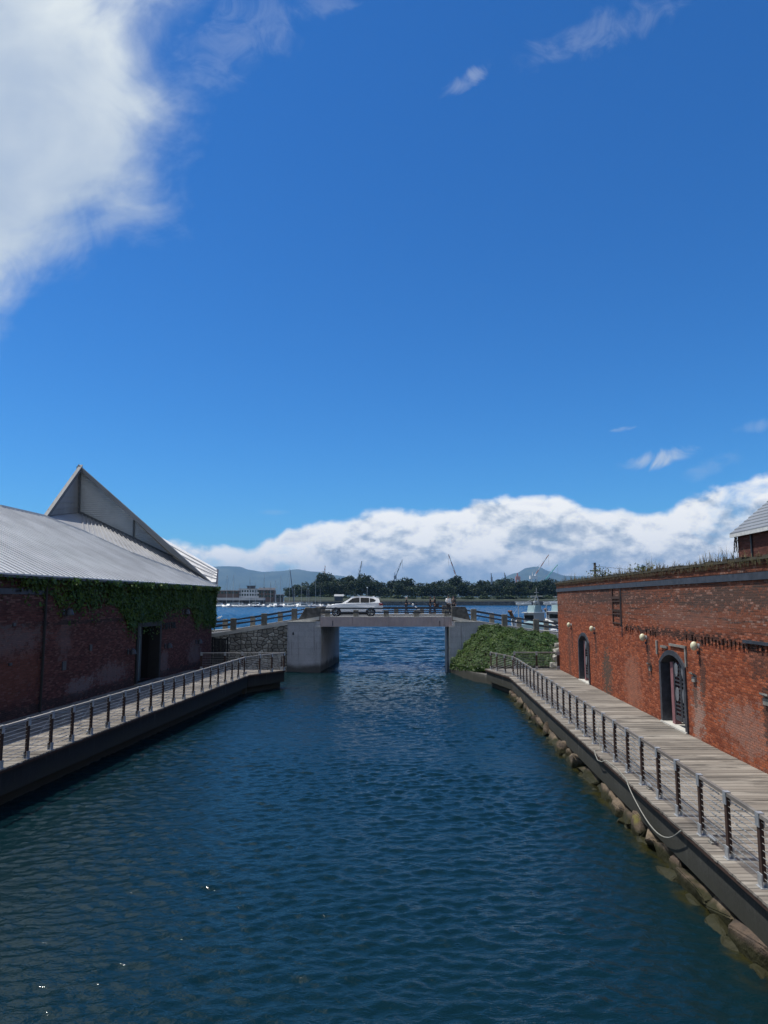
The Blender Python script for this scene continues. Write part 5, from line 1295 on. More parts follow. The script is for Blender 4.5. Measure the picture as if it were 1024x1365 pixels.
    skin_mesh('trousers', lj, [('pel', 'hipl'), ('pel', 'hipr'), ('hipl', 'knl'), ('hipr', 'knr'), ('knl', 'cfl'), ('knr', 'cfr')], 'pel', leg_mat, t)
    sh_ = MB()
    for n_ in 'lr':
        p, q = Vector(j['an' + n_][0]), Vector(j['to' + n_][0]); sh_.ell((p + q) / 2 + Vector((0, 0, -.012 * k)), (.05 * k, .135 * k, .05 * k), 10, 6)
    sh_.build('shoes', M['cloth_black'] if leg_mat is not M['cloth_black'] else M['cloth_white'], t, True)
    hr = MB().ell(h + Vector((0, -.022, .045)) * k, (.092 * k, .105 * k, .088 * k), 14, 9, 0.03, random.Random(4))
    if long_hair: hr.ell(h + Vector((0, -.07, -.08)) * k, (.082 * k, .06 * k, .15 * k), 12, 8)
    hr.build('hair', hair_mat, t, True)
    return t
PZ = prof(0) + 0.135
rest = ((.04, -.03, -.27), (.06, .02, -.50))
push = ((.03, -.02, -.27), (.0, .24, -.33))
bent = ((.05, .02, -.26), (-.05, .20, -.16))
person((1.95, 64.2, PZ), R(-90), 1.52, 'person in a dark jacket pushing a stroller along the bridge', M['cloth_black'], M['cloth_navy'], M['hair_grey'], (push, push), 0.10, 0.06)
person((4.08, 64.25, PZ), R(-95), 1.52, 'person in a black coat with hand raised near the face, behind the stroller', M['cloth_black'], M['cloth_navy'], M['hair'], (bent, rest), 0.08, 0.03, long_hair=True)
person((4.52, 64.7, PZ), R(100), 1.55, 'person in black carrying a dark bag, half hidden by the one in the black coat', M['cloth_black'], M['cloth_navy'], M['hair'], (rest, bent), 0.05)
person((5.68, 64.1, PZ), R(178), 1.60, 'person in a white shirt and black trousers near the bridge end', M['cloth_white'], M['cloth_black'], M['hair'], (rest, bent), 0.06, 0.0)
person((6.20, 64.6, PZ), R(150), 1.60, 'person in a dark grey top at the right end block of the bridge', M['cloth_grey'], M['cloth_black'], M['hair'], (rest, bent), 0.05, 0.02)
bagt = thing('shoulder_bag', 'dark shoulder bag hanging at the side of the person in black', 'bag', (4.72, 64.5, PZ))
MB().box(-0.16, 0.16, -0.08, 0.08, 0.62, 0.92).build('bag_body', M['cloth_black'], bagt, bevel=0.03); MB().tube([(-.13, 0, .92), (-.1, .02, 1.2), (0, .03, 1.32), (.08, .02, 1.2), (.13, 0, .92)], .012, 5).build('strap', M['cloth_black'], bagt)
stt = thing('stroller', 'stroller with a white seat pushed along the bridge pavement', 'stroller', (2.86, 64.2, PZ))
MB().tube([(-0.48, -.2, .98), (-.25, -.2, .72), (.28, -.2, .12)], .016, 6).tube([(-0.48, .2, .98), (-.25, .2, .72), (.28, .2, .12)], .016, 6).tube([(-0.48, -.2, .98), (-.48, .2, .98)], .02, 6).tube([(0.05, -.2, .40), (-.25, -.2, .12)], .016, 6).tube([(.05, .2, .40), (-.25, .2, .12)], .016, 6).build('frame', M['steel_dark'], stt)
MB().prism([(-.12, -.18, .62), (.0, -.18, .40), (.30, -.18, .34), (.33, -.18, .42), (.10, -.18, .52), (-.04, -.18, .72)], (0, .36, 0)).build('seat', M['cloth_white'], stt, bevel=0.02)
MB().prism([(-.10, -.2, .72), (-.14, -.2, .84), (-.02, -.2, .92), (.14, -.2, .86), (.16, -.2, .78)], (0, .4, 0)).build('canopy', M['cloth_navy'], stt, bevel=0.02)
for x, y in ((-.25, -.22), (-.25, .22), (.28, -.2), (.28, .2)): MB().tube([(x, y - .02, .1), (x, y + .02, .1)], .1, 14).build('wheel', M['rubber'], stt)
MB().ell((-.30, 0, .80), (.09, .08, .12), 8, 6).build('pouch', M['cloth_white'], stt, True)

# gull on the harbour side parapet
p = Vector((-14.9, 65.8, prof(-14.9) + 1.0)); gl = thing('gull', 'small white gull standing on the stone post left of the bridge', 'bird', p)
gb_ = MB(); gb_.loft([[(x, r_ * math.cos(2 * math.pi * k / 8), z + r_ * 0.9 * math.sin(2 * math.pi * k / 8)) for k in range(8)] for x, z, r_ in ((-.26, .13, .012), (-.12, .15, .06), (0, .17, .085), (.1, .20, .07), (.15, .26, .045), (.18, .30, .048), (.23, .30, .035), (.25, .295, .01))])
gb_.build('body', M['gull_white'], gl, True); MB().tube([(.24, 0, .295), (.31, 0, .285)], [.014, .004], 6).build('beak', M['marking'], gl)
MB().prism([(-.28, .07, .16), (.05, .085, .22), (.06, .08, .16), (-.1, .08, .12)], (0, .012, 0)).prism([(-.28, -.07, .16), (.05, -.085, .22), (.06, -.08, .16), (-.1, -.08, .12)], (0, -.012, 0)).build('wing', M['bldg_grey'], gl)
MB().tube([(0, .03, .1), (0, .03, 0)], .008, 5).tube([(0, -.03, .1), (0, -.03, 0)], .008, 5).build('leg', M['crane_red'], gl)

# ------------------------------------------------------------------ utility pole behind the right wall
q = at(793, 752, 62.0); up = thing('utility_pole', 'weathered utility pole rising behind the far end of the brick wall', 'utility pole', (q.x, 62.0, prof(q.x)))
hp_ = q.z - prof(q.x)
MB().tube([(0, 0, -0.5), (0, 0, hp_)], [0.14, 0.10], 10).build('pole', M['pole'], up)
MB().tube([(0, 0, hp_ - .05), (0, 0, hp_ + .12)], 0.11, 8).build('cap', M['black'], up)
MB().box(-0.45, 0.4, -0.12, -0.04, hp_ - 0.62, hp_ - 0.52).box(-.12, .12, -.14, .14, hp_ - .42, hp_ - .36).box(.12, .52, -.03, .03, hp_ - .62, hp_ - .56).build('crossarm', M['steel_dark'], up)
for x in (-.12, .38): MB().tube([(x, -.08, hp_ - .52), (x, -.08, hp_ - .32)], [.05, .035], 8).build('insulator', M['bldg_grey'], up)
wr = MB()
for z0, z1, y1 in ((hp_ - .18, hp_ - 0.5, 0), (hp_ - .56, hp_ - 0.6, 1)):
    pts = [Vector((0.1 + 24 * k / 12, -26 * k / 12 + y1, z0 + (z1 - z0) * k / 12 - 1.3 * math.sin(math.pi * k / 12))) for k in range(13)]; wr.tube(pts, .014, 4)
wr.build('wire', M['black'], up)

# ------------------------------------------------------------------ boats
def hull(L, Bm, H, bow_rise=0.5, draft=0.3, n=12, stern=0.85, flare=0.35):
    mb = MB(); rings = []
    for i in range(n + 1):
        t_ = i / n; x = L * (t_ - 0.5); w = Bm / 2 * (stern + (1 - stern) * min(1, t_ / 0.35)) * (1 - max(0, (t_ - 0.45) / 0.55) ** 2.2)
        w = max(w, 0.02); zt = H + bow_rise * max(0, (t_ - 0.35) / 0.65) ** 1.8; rk = 0.14 * L * max(0, (t_ - 0.75) / 0.25) ** 2
        wl_ = w * (1 - flare * (0.35 + 0.65 * t_))
        rings.append([(x, -w, zt), (x - rk * .35, -wl_ * 1.02, 0.12 * H), (x - rk * .6, -wl_ * 0.6, -draft * .7), (x - rk * .7, 0, -draft), (x - rk * .6, wl_ * 0.6, -draft * .7), (x - rk * .35, wl_ * 1.02, 0.12 * H), (x, w, zt), (x, w * .94, zt - 0.10), (x, -w * .94, zt - 0.10)])
    mb.loft(rings); return mb
def motor_boat(kind):
    t = thing('motor_boat', None, 'motor boat', (0, 0, 0), 0, 'motor boats moored in the marina')
    L = (8.0, 9.5, 7.0, 10.5)[kind]; Bm = L * .31; H = 1.0
    hl = hull(L, Bm, H, 0.45).build('hull', (M['boat_white'], M['boat_white'], M['boat_blue'], M['boat_white'])[kind], t, True)
    MB().box(-L * .49, L * .30, -Bm * .5 - .02, Bm * .5 + .02, H - .22, H - .12).build('rub_rail', (M['boat_blue'], M['boat_black'], M['boat_white'], M['boat_teal'])[kind], hl)
    c0, c1, ch = ((-.18, .18, 1.1), (-.28, .22, 1.5), (-.10, .20, .9), (-.30, .22, 1.7))[kind]
    cb = MB().prism([(L * c0, -Bm * .34, H - .15), (L * (c1 + .10), -Bm * .34, H - .05), (L * c1, -Bm * .30, H + ch * .55), (L * (c1 - .09), -Bm * .28, H + ch), (L * c0, -Bm * .30, H + ch)], (0, Bm * .64, 0))
    cab = cb.build('cabin', M['boat_white'], t, bevel=0.05)
    MB().box(L * c0 + .15, L * (c1 - .07), -Bm * .36, -Bm * .345, H + ch * .45, H + ch * .8).box(L * c0 + .15, L * (c1 - .07), Bm * .345, Bm * .36, H + ch * .45, H + ch * .8).build('window', M['dark_glass'], cab)
    if kind in (1, 3): MB().box(L * (c0 - .02), L * (c1 - .05), -Bm * .34, Bm * .34, H + ch + .5, H + ch + .58).box(L * c0, L * c0 + .06, -Bm * .3, -Bm * .26, H + ch, H + ch + .5).box(L * c0, L * c0 + .06, Bm * .26, Bm * .3, H + ch, H + ch + .5).build('canopy', M['boat_teal'] if kind == 3 else M['boat_white'], cab)
    MB().tube([(L * c0 + .3, 0, H + ch), (L * c0 + .3, 0, H + ch + 1.6)], .03, 5).build('aerial', M['mast'], t)
    MB().tube([(L * .2, -Bm * .42, H + .1), (L * .2, -Bm * .42, H + .6), (L * .47, 0, H + 1.0), (L * .2, Bm * .42, H + .6), (L * .2, Bm * .42, H + .1)], .025, 4).build('bow_rail', M['mast'], t)
    return t
def sail_boat(kind):
    t = thing('sailboat', None, 'sailboat', (0, 0, 0), 0, 'sailboats moored in the marina')
    L = (10.0, 12.0, 9.0)[kind]; Bm = L * .29; H = 1.1
    hull(L, Bm, H, 0.3).build('hull', (M['boat_white'], M['boat_blue'], M['boat_wood'])[kind], t, True)
    cab = MB().prism([(-L * .2, -Bm * .27, H - .1), (L * .22, -Bm * .2, H - .1), (L * .16, -Bm * .2, H + .42), (-L * .2, -Bm * .27, H + .5)], (0, Bm * .5, 0)).build('cabin', M['boat_white'], t)
    MB().box(-L * .15, L * .1, -Bm * .29, -Bm * .272, H + .12, H + .3).build('window', M['dark_glass'], cab)
    return t
def rig(t, L, Hm, furl, dark=False):
    H = 1.1; MB().tube([(L * .08, 0, H - .1), (L * .08, 0, H + Hm)], [.14, .09], 6).build('mast', M['mast'], t)
    b_ = MB().tube([(L * .08, 0, H + 1.1), (-L * .34, 0, H + 1.2)], .07, 6).build('boom', M['mast'], t)
    MB().tube([(L * .06, 0, H + 1.3), (-L * .1, 0, H + 1.38), (-L * .33, 0, H + 1.3)], [.22, .2, .1], 8).build('furled_sail', M['sail_dark'] if furl else M['boat_teal'], b_)
    w_ = MB().tube([(L * .08, 0, H + Hm * .98), (L * .5, 0, H + .5)], .03, 4).tube([(L * .08, 0, H + Hm * .98), (-L * .5, 0, H + .3)], .025, 4)
    for s_ in (-1, 1): w_.tube([(L * .08, 0, H + Hm * .9), (L * .06, s_ * L * .05, H + Hm * .55), (L * .04, s_ * L * .14, H)], .025, 4)
    w_.box(L * .08 - .05, L * .08 + .05, -L * .05, L * .05, H + Hm * .54, H + Hm * .56)
    w_.build('rigging', M['steel_dark'], t)
    if dark: MB().tube([(L * .5, 0, H + .6), (L * .10, 0, H + Hm * .93)], [.45, .22], 8).build('furled_jib', M['sail_dark'], t)
protos = [motor_boat(k) for k in range(4)]
rg = random.Random(9); nb = 26
for i in range(nb):
    px = 286.5 + i * 6.6 + rg.uniform(-1.5, 1.5); Y = (565, 592, 612)[i % 3] + rg.uniform(-4, 4)
    if px > 425: Y += 15
    k = rg.choice((0, 0, 1, 1, 2, 3, 3)); q = at(px, 808, Y)
    if i < 4: k = i; o = protos[i]
    else: o = copy_tree(protos[k])
    o.location = (q.x, Y, 0); o.rotation_euler = (0, 0, R(rg.choice((-75, -100, 85, 170, 10, -20, 25, 200)) + rg.uniform(-10, 10))); s_ = rg.uniform(1.0, 1.3); o.scale = (s_, s_, s_)
    o['label'] = ('white motor boat with small cabin', 'white cabin cruiser with flat canopy', 'dark blue motor boat with white cabin', 'tall white motor boat with teal canopy')[k] + ', ' + ordinal(i + 1) + ' from the left in the marina'
sp = [sail_boat(k) for k in range(3)]
masts = [(303, 766, 0), (311.5, 766, 0), (320, 776, 1), (333.5, 768, 1), (341, 776, 1), (352.5, 764, 1), (361, 774, 0), (367.5, 773, 0), (374.5, 766, 1), (386.5, 757, 0), (393, 782, 0), (402, 777, 0), (409.5, 776, 2), (412, 784, 0), (421, 767, 1), (427, 785, 2)]
for i, (px, ty, k) in enumerate(masts):
    Y = (575, 602)[i % 2]; top = at(px, ty, Y); o = sp[k] if k not in [m[2] for m in masts[:i]] else None
    L = (10.0, 12.0, 9.0)[k]
    if o is None:
        o = thing('sailboat', None, 'sailboat', (0, 0, 0), 0, 'sailboats moored in the marina')
        for ch in sp[k].children:
            if ch.name.split('.')[0] in ('hull', 'cabin'): copy_tree(ch, o)
    hd = R(rg.choice((-80, 90, 175, 5)) + rg.uniform(-12, 12)); c_, s2 = math.cos(hd), math.sin(hd)
    o.location = (top.x - c_ * L * .08, Y - s2 * L * .08, 0); o.rotation_euler = (0, 0, hd)
    o['label'] = '%s hulled sailboat with bare mast, %s mast from the left in the marina' % (('white', 'dark blue', 'brown')[k], ordinal(i + 1)) if i != 9 else 'white sailboat with the tallest mast and dark rolled sail in the marina'
    rig(o, L, top.z - 1.1, k == 1, i == 9)

# fishing boats behind the right parapet
def fishing_boat(loc, rz, L, label, blue=False):
    t = thing('fishing_boat', label, 'fishing boat', loc, rz, 'fishing boats moored right of the bridge'); Bm = L * .25; H = 1.7
    hl = hull(L, Bm, H, 1.5, .5, 14, .85, .3).build('hull', M['boat_white'], t, True)
    for s_ in (-1, 1):
        pts = [(L * (k / 12 - .5), s_ * (Bm / 2 * (1 - max(0, (k / 12 - .45) / .55) ** 2.2) + .02), H - .35 + 1.5 * max(0, (k / 12 - .35) / .65) ** 1.8) for k in range(1, 12)]
        MB().tube(pts, .07, 6).build('rub_rail', M['boat_blue'], hl)
    w0, w1 = -L * .22, L * .06
    wh = MB().prism([(w0, -Bm * .3, H - .1), (w1, -Bm * .3, H - .1), (w1 - .15, -Bm * .28, H + 2.1), (w0, -Bm * .28, H + 2.1)], (0, Bm * .58, 0)).build('wheelhouse', M['bldg_grey'], t, bevel=.05)
    MB().box(w0 - .3, w1 + .25, -Bm * .33, Bm * .33, H + 2.1, H + 2.2).build('roof', M['boat_white'], wh)
    wn_ = MB()
    for k in range(4): wn_.box(w0 + .4 + k * (w1 - w0 - .8) / 4, w0 + .4 + (k + .75) * (w1 - w0 - .8) / 4, -Bm * .305, -Bm * .285, H + 1.15, H + 1.8)
    wn_.box(w1 - .11, w1 - .05, -Bm * .24, Bm * .24, H + 1.2, H + 1.8); wn_.build('window', M['dark_glass'], wh)
    fb = MB().prism([(w0 + .4, -Bm * .2, H + 2.2), (w1 - .6, -Bm * .2, H + 2.2), (w1 - .9, -Bm * .18, H + 3.1), (w0 + .4, -Bm * .18, H + 3.1)], (0, Bm * .38, 0)).build('upper_cabin', M['boat_teal'], wh)
    ms = MB()
    for x in (w0 + .2, w0 + 1.0):
        for s_ in (-1, 1): ms.tube([(x, s_ * .5, H + 2.2), (w0 + .6, s_ * .12, H + 4.4)], .05, 5)
    for k in range(5): ms.bar((w0 + .3, -.5 + .07 * k, H + 2.5 + k * .42), (w0 + .9, .5 - .07 * k, H + 2.5 + k * .42), .05, .05)
    ms.tube([(w0 + .6, 0, H + 4.2), (w0 + .6, 0, H + 5.5)], .04, 5).box(w0 + .5, w0 + .7, -.9, .9, H + 4.3, H + 4.38).box(w0 + .1, w0 + 1.1, -.1, .1, H + 4.8, H + 4.88)
    ms.build('lattice_mast', M['bldg_grey'], t)
    MB().box(w0 + .3, w0 + 1.5, -.12, .12, H + 3.5, H + 3.65).build('radar', M['boat_white'], t)
    dk = MB().tube([(L * .32, 0, H + .2), (L * .32, 0, H + 3.2)], .06, 6).tube([(L * .32, 0, H + 3.0), (w0 + .6, 0, H + 4.2)], .02, 4).tube([(L * .32, 0, H + 3.0), (L * .5, 0, H + 1.6)], .02, 4)
    dk.build('derrick', M['mast'], t)
    lm = MB()
    for k in range(9):
        p = Vector((w1 + .3 + k * (L * .3 - w1 - .3) / 9, 0, H + 3.3)); 
        for s_ in (-1, 1): lm.ell(p + Vector((0, s_ * .5, 0)), (.11, .11, .17), 8, 6)
    lm.tube([(w1, -.5, H + 3.55), (L * .32, -.5, H + 3.55)], .03, 4).tube([(w1, .5, H + 3.55), (L * .32, .5, H + 3.55)], .03, 4); lm.build('deck_lamp', M['lamp_lens'], t)
    nt = MB()
    for k in range(14): nt.ell((rg.uniform(w1 + .4, L * .26), rg.uniform(-Bm * .3, Bm * .3), H + rg.uniform(.1, .5)), (rg.uniform(.35, .7), rg.uniform(.3, .6), rg.uniform(.25, .5)), 8, 6, .12, rg)
    nt.build('net_heap', M['net'], t)
    bl = MB().bar((L * .40, 0, H + .8), (L * .53, 0, H + 2.35), .35, .25).tube([(L * .53, -.25, H + 2.35), (L * .53, .25, H + 2.35)], .16, 10); bl.build('bow_roller', M['rust'], t)
    ty0 = None
    for k in range(7):
        x = L * (-.40 + .105 * k); y = -(Bm / 2 * (1 - max(0, ((x / L + .5) - .45) / .55) ** 2.2) + .14); z = 1.25 + (.9 * max(0, ((x / L + .5) - .35) / .65) ** 1.8)
        if ty0 is None:
            n_, m_ = 14, 6; tb = MB(); tb.loft([[((.34 + .12 * math.cos(2 * math.pi * b_ / m_)) * math.cos(2 * math.pi * a_ / n_), .12 * math.sin(2 * math.pi * b_ / m_), (.34 + .12 * math.cos(2 * math.pi * b_ / m_)) * math.sin(2 * math.pi * a_ / n_)) for b_ in range(m_)] for a_ in range(n_ + 1)], True, False)
            ty0 = tb.build('tyre_fender', M['rubber'], t, True); o = ty0
        else: o = ty0.copy(); COL.objects.link(o); o.parent = t
        o.location = (x, y, z)
    return t
fishing_boat((19.7, 97.5, 0), R(232), 11.0, 'white fishing boat with rusty bow roller behind the right parapet')
fishing_boat((25.0, 106, 0), R(238), 12, 'white fishing boat with lattice mast at the corner of the brick wall')
fishing_boat((29.5, 121, 0), R(236), 13, 'farthest of the moored white fishing boats, mostly hidden by the brick wall')
tarp = MB(); tarp.loft([[(x, y, z) for y, z in ((-1.1, .0), (-1.0, .5), (0, h_), (1.0, .5), (1.1, 0))] for x, h_ in ((-1.9, .55), (-.8, .95), (.4, 1.0), (1.9, .6))])
to = tarp.build('tarpaulin', M['boat_teal']); q = at(713, 829, 92.5); to.location = (q.x, 92.3, 1.95); tag(to, 'pale blue tarpaulin over gear between the fishing boats', 'tarpaulin')

# ------------------------------------------------------------------ far shore
isl = MB()
fr_px = [(380, 705), (430, 705), (470, 738), (560, 745), (680, 748), (800, 752), (1100, 760)]
fr_pts = [Vector(((px - CX) / FPX * Y, Y, 0)) for px, Y in fr_px]
for p, q in zip(fr_pts, fr_pts[1:]):
    isl.prism([(p.x, p.y + 1.5, 5.0), (q.x, q.y + 1.5, 5.0), (q.x * 1.06, q.y + 45, 8.6), (p.x * 1.06, p.y + 45, 8.6)], (0, 0, -8)); isl.prism([(p.x * 1.06, p.y + 45.02, 8.6), (q.x * 1.06, q.y + 45.02, 8.6), (q.x * 1.4, q.y + 280, 8.6), (p.x * 1.4, p.y + 280, 8.6)], (0, 0, -8))
io = isl.build('terrain', M['grass_far']); tag(io, kind='structure')
qm = MB(); qt = MB()
for p, q in zip(fr_pts, fr_pts[1:]):
    qm.prism([(p.x, p.y, -2), (q.x, q.y, -2), (q.x, q.y, 4.1), (p.x, p.y, 4.1)], (0, 1.6, 0)); qt.prism([(p.x, p.y - .4, 4.1), (q.x, q.y - .4, 4.1), (q.x, q.y + 9, 5.6), (p.x, p.y + 9, 5.6)], (0, 0, .12))
qw = thing('quay_wall', 'long grey stone quay wall along the tree lined far shore', 'quay wall'); qm.build('wall', M['quay_stone'], qw); qt.build('promenade', M['quay_top'], qw)
mw = MB().box(-250, -78, 650, 900, -2, 3.6); mo = mw.build('ground', M['paving']); tag(mo, kind='structure')
pier = thing('pier', 'long pale raised pier behind the moored white boats', 'pier', (0, 0, 0))
a0 = at(270, 800, 640); a1 = at(352, 800, 640)
MB().box(a0.x, a1.x, 640, 648, 5.4, 7.6).build('deck', M['bldg_grey'], pier)
for k in range(16): MB().box(a0.x + k * 3.4, a0.x + k * 3.4 + .7, 641, 642, -1, 5.4).build('pile', M['bldg_dark'], pier)
MB().box(a0.x, a1.x, 646, 647.5, -1, 5.39).build('shadow_sheet', M['bldg_dark'], pier)  # dark sheet standing in for the shadow beneath the pier
b3 = MB().box(a0.x, at(384, 800, 640).x, 628, 639.5, -1, 2.2); bo = b3.build('quay_wall', M['bldg_grey']); tag(bo, 'low grey landing quay under the pier behind the marina boats', 'quay wall')
def block(name, label, px0, px1, ytop, ybot, Y, depth, wall_m, roof_m, rows, cols, roof_over=1.0, gable=False):
    p = at(px0, ybot, Y); q = at(px1, ytop, Y); t = thing(name, label, 'building', (p.x, Y, 3.6)); w = q.x - p.x; h = q.z - 3.6
    wl_ = MB().box(0, w, 0, depth, 0, h).build('wall', wall_m, t)
    if gable: MB().prism([(-roof_over, -roof_over, h), (w + roof_over, -roof_over, h), (w + roof_over * .4, depth / 2, h + 2.2), (-roof_over * .4, depth / 2, h + 2.2)], (0, 0, .4)).build('roof', roof_m, t)
    else: MB().box(-roof_over, w + roof_over, -roof_over, depth + roof_over, h + .003, h + .6).build('roof', roof_m, t)
    w0 = None
    for r_ in range(rows):
        for c_ in range(cols):
            if w0 is None: w0 = MB().box(0, w / cols * .62, -.12, -.01, 0, 1.7).build('window', M['dark_glass'], t); o = w0
            else: o = w0.copy(); COL.objects.link(o); o.parent = t
            o.location = (w / cols * (c_ + .19), 0, h - 2.6 - r_ * 3.4)
    return t
block('marina_building', 'long low dark fronted building behind the pier at the far left', 284, 318, 787.5, 798, 668, 14, M['bldg_brown'], M['bldg_grey'], 1, 7)
mbk = block('marina_building', 'pale blue white marina building with a rooftop lantern', 318, 346, 785.5, 798, 672, 16, M['bldg_white'], M['bldg_grey'], 2, 8, .5)
lt_ = at(334, 779, 674); w_ = 3.2
MB().box(lt_.x - mbk.location.x - w_, lt_.x - mbk.location.x + w_, 3, 9, at(334, 785, 674).z - 3.6, lt_.z - 5.4).build('lantern', M['bldg_dark'], mbk); MB().box(lt_.x - mbk.location.x - w_ - .6, lt_.x - mbk.location.x + w_ + .6, 2.4, 9.6, lt_.z - 5.398, lt_.z - 4.8).build('lantern_roof', M['bldg_dark'], mbk)
block('marina_building', 'dark brown marina building with overhanging roof', 345, 365, 787, 798, 664, 14, M['bldg_brown'], M['bldg_dark'], 2, 5, 1.6, True)
block('marina_hut', 'small dark hut with pale roof beside the marina trees', 368, 377, 793, 800, 655, 6, M['bldg_dark'], M['bldg_grey'], 1, 2, .8)
sq = at(446, 793.5, 715); sh_ = thing('shed', 'small low shed with pale grey roof on the far shore above the car bonnet', 'shed', (sq.x, 715, 4.9)); MB().box(0, 8, 0, 4, 0, 4.2).build('wall', M['bldg_dark'], sh_); MB().prism([(-.5, -.6, 4.2), (9.0, -.6, 4.2), (9, 5, 6.0), (-.5, 5, 6.0)], (0, 0, .3)).build('roof', M['bldg_grey'], sh_)
lq = at(489.5, 783, 742); lp_ = thing('street_lamp', 'slender street lamp on the far shore above the white car', 'street lamp', (lq.x, 748, 5.4)); MB().tube([(0, 0, 0), (0, 0, lq.z - 5.9)], [.22, .16], 6).build('pole', M['mast'], lp_); MB().ell((0, 0, lq.z - 5.6), (.7, .7, .6), 8, 6).build('lamp_head', M['white_paint'], lp_)
# shore parapet: low wall with posts
# trees
def crown_mesh(name, mat, seed, nleaf, lobes, size):
    rg_ = random.Random(seed); mb = MB(); L_ = []
    for k in range(lobes):
        a_ = rg_.uniform(0, 6.28); r_ = rg_.uniform(0, .30); z = rg_.uniform(.20, .80); L_.append((Vector((r_ * math.cos(a_), r_ * math.sin(a_), z)), rg_.uniform(.14, .24)))
    L_.append((Vector((0, 0, .48)), .32))
    for k in range(nleaf):
        c, r_ = rg_.choice(L_); d = Vector((rg_.gauss(0, 1), rg_.gauss(0, 1), rg_.gauss(0, .85))).normalized() * r_ * rg_.uniform(.65, 1.06); p = c + d
        p.z = min(p.z, 1.02); 
        leaf(mb, p, d, size * rg_.uniform(.6, 1.3), rg_)
    return mb.mesh(name, mat, fix=False)
crowns = [crown_mesh('crown', M['tree'] if k % 2 == 0 else M['tree_b'], 40 + k, 2400, 12, .032) for k in range(5)]
trm = MB(); trm.tube([(0, 0, -.02), (.01, 0, .25), (.0, .01, .6)], [.03, .022, .01], 6).tube([(.005, 0, .22), (.16, .05, .5)], [.014, .006], 5).tube([(.005, 0, .25), (-.15, -.06, .52)], [.014, .006], 5).tube([(0, 0, .3), (.03, .17, .55)], [.012, .005], 5)
trunk_me = trm.mesh('trunk', M['bark'])
def tree(px, ytop, Y, zb, width, label, k, group):
    top = at(px, ytop, Y); h = top.z - zb; t = thing('tree', label, 'tree', (top.x, Y, zb), rg.uniform(0, 6.28), group)
    c = bpy.data.objects.new('crown', crowns[k]); COL.objects.link(c); c.parent = t; c.scale = (width, width, h)
    tr = bpy.data.objects.new('trunk', trunk_me); COL.objects.link(tr); tr.parent = t; tr.scale = (h * .8, h * .8, h)
tops = [(378, 785), (395, 778), (410, 775), (420, 769), (431, 760), (440, 762), (448, 767), (458, 765), (470, 762), (480, 765), (488, 764), (500, 770), (512, 771), (525, 771), (540, 767), (554, 771), (563, 777), (572, 773), (588, 772), (597, 769), (607, 766), (618, 769), (627, 776), (638, 772), (655, 769), (670, 770), (690, 769), (705, 771), (720, 771), (735, 769), (745, 773), (765, 778)]
def top_at(px):
    for (x0, y0), (x1, y1) in zip(tops, tops[1:]):
        if x0 <= px <= x1: return y0 + (y1 - y0) * (px - x0) / (x1 - x0)
    return 778
rg = random.Random(55); i = 0; px = 388
while px < 752:
    i += 1; tree(px, top_at(px) + rg.uniform(-0.6, 1.2), 835 + rg.uniform(-18, 25), 8.4, rg.uniform(24, 32), 'tall dark green tree in the back row of the far shore, %s from the left' % ordinal(i), i % 5, 'trees of the back row on the far shore'); px += rg.uniform(10, 14)
px = 392; i = 0
while px < 752:
    i += 1; tree(px, top_at(px) + rg.uniform(4, 10), 803 + rg.uniform(-8, 8), 8.0, rg.uniform(20, 28), 'lower dark green tree in the front row of the far shore, %s from the left' % ordinal(i), (i + 2) % 5, 'trees of the front row on the far shore'); px += rg.uniform(13, 18)
bushes = [crown_mesh('foliage', M['bush'], 80 + k, 1100, 9, .05) for k in range(3)]
px = 400; i = 0
while px < 750:
    i += 1; Y = 775 + rg.uniform(-8, 6); q = at(px, rg.uniform(790, 794), Y); zb = 6.4
    t = thing('bush', 'light green bush on the grass bank of the far shore, %s from the left' % ordinal(i), 'bush', (q.x, Y, zb - .5), rg.uniform(0, 6.28), 'bushes in front of the far trees')
    c = bpy.data.objects.new('foliage', bushes[i % 3]); COL.objects.link(c); c.parent = t; h = q.z - zb; w = rg.uniform(16, 26); c.scale = (w, w * .8, h); c.location = (0, 0, -h * .14)
    tr = bpy.data.objects.new('trunk', trunk_me); COL.objects.link(tr); tr.parent = t; tr.scale = (h * .5, h * .5, h * .8); px += rg.uniform(13, 22)

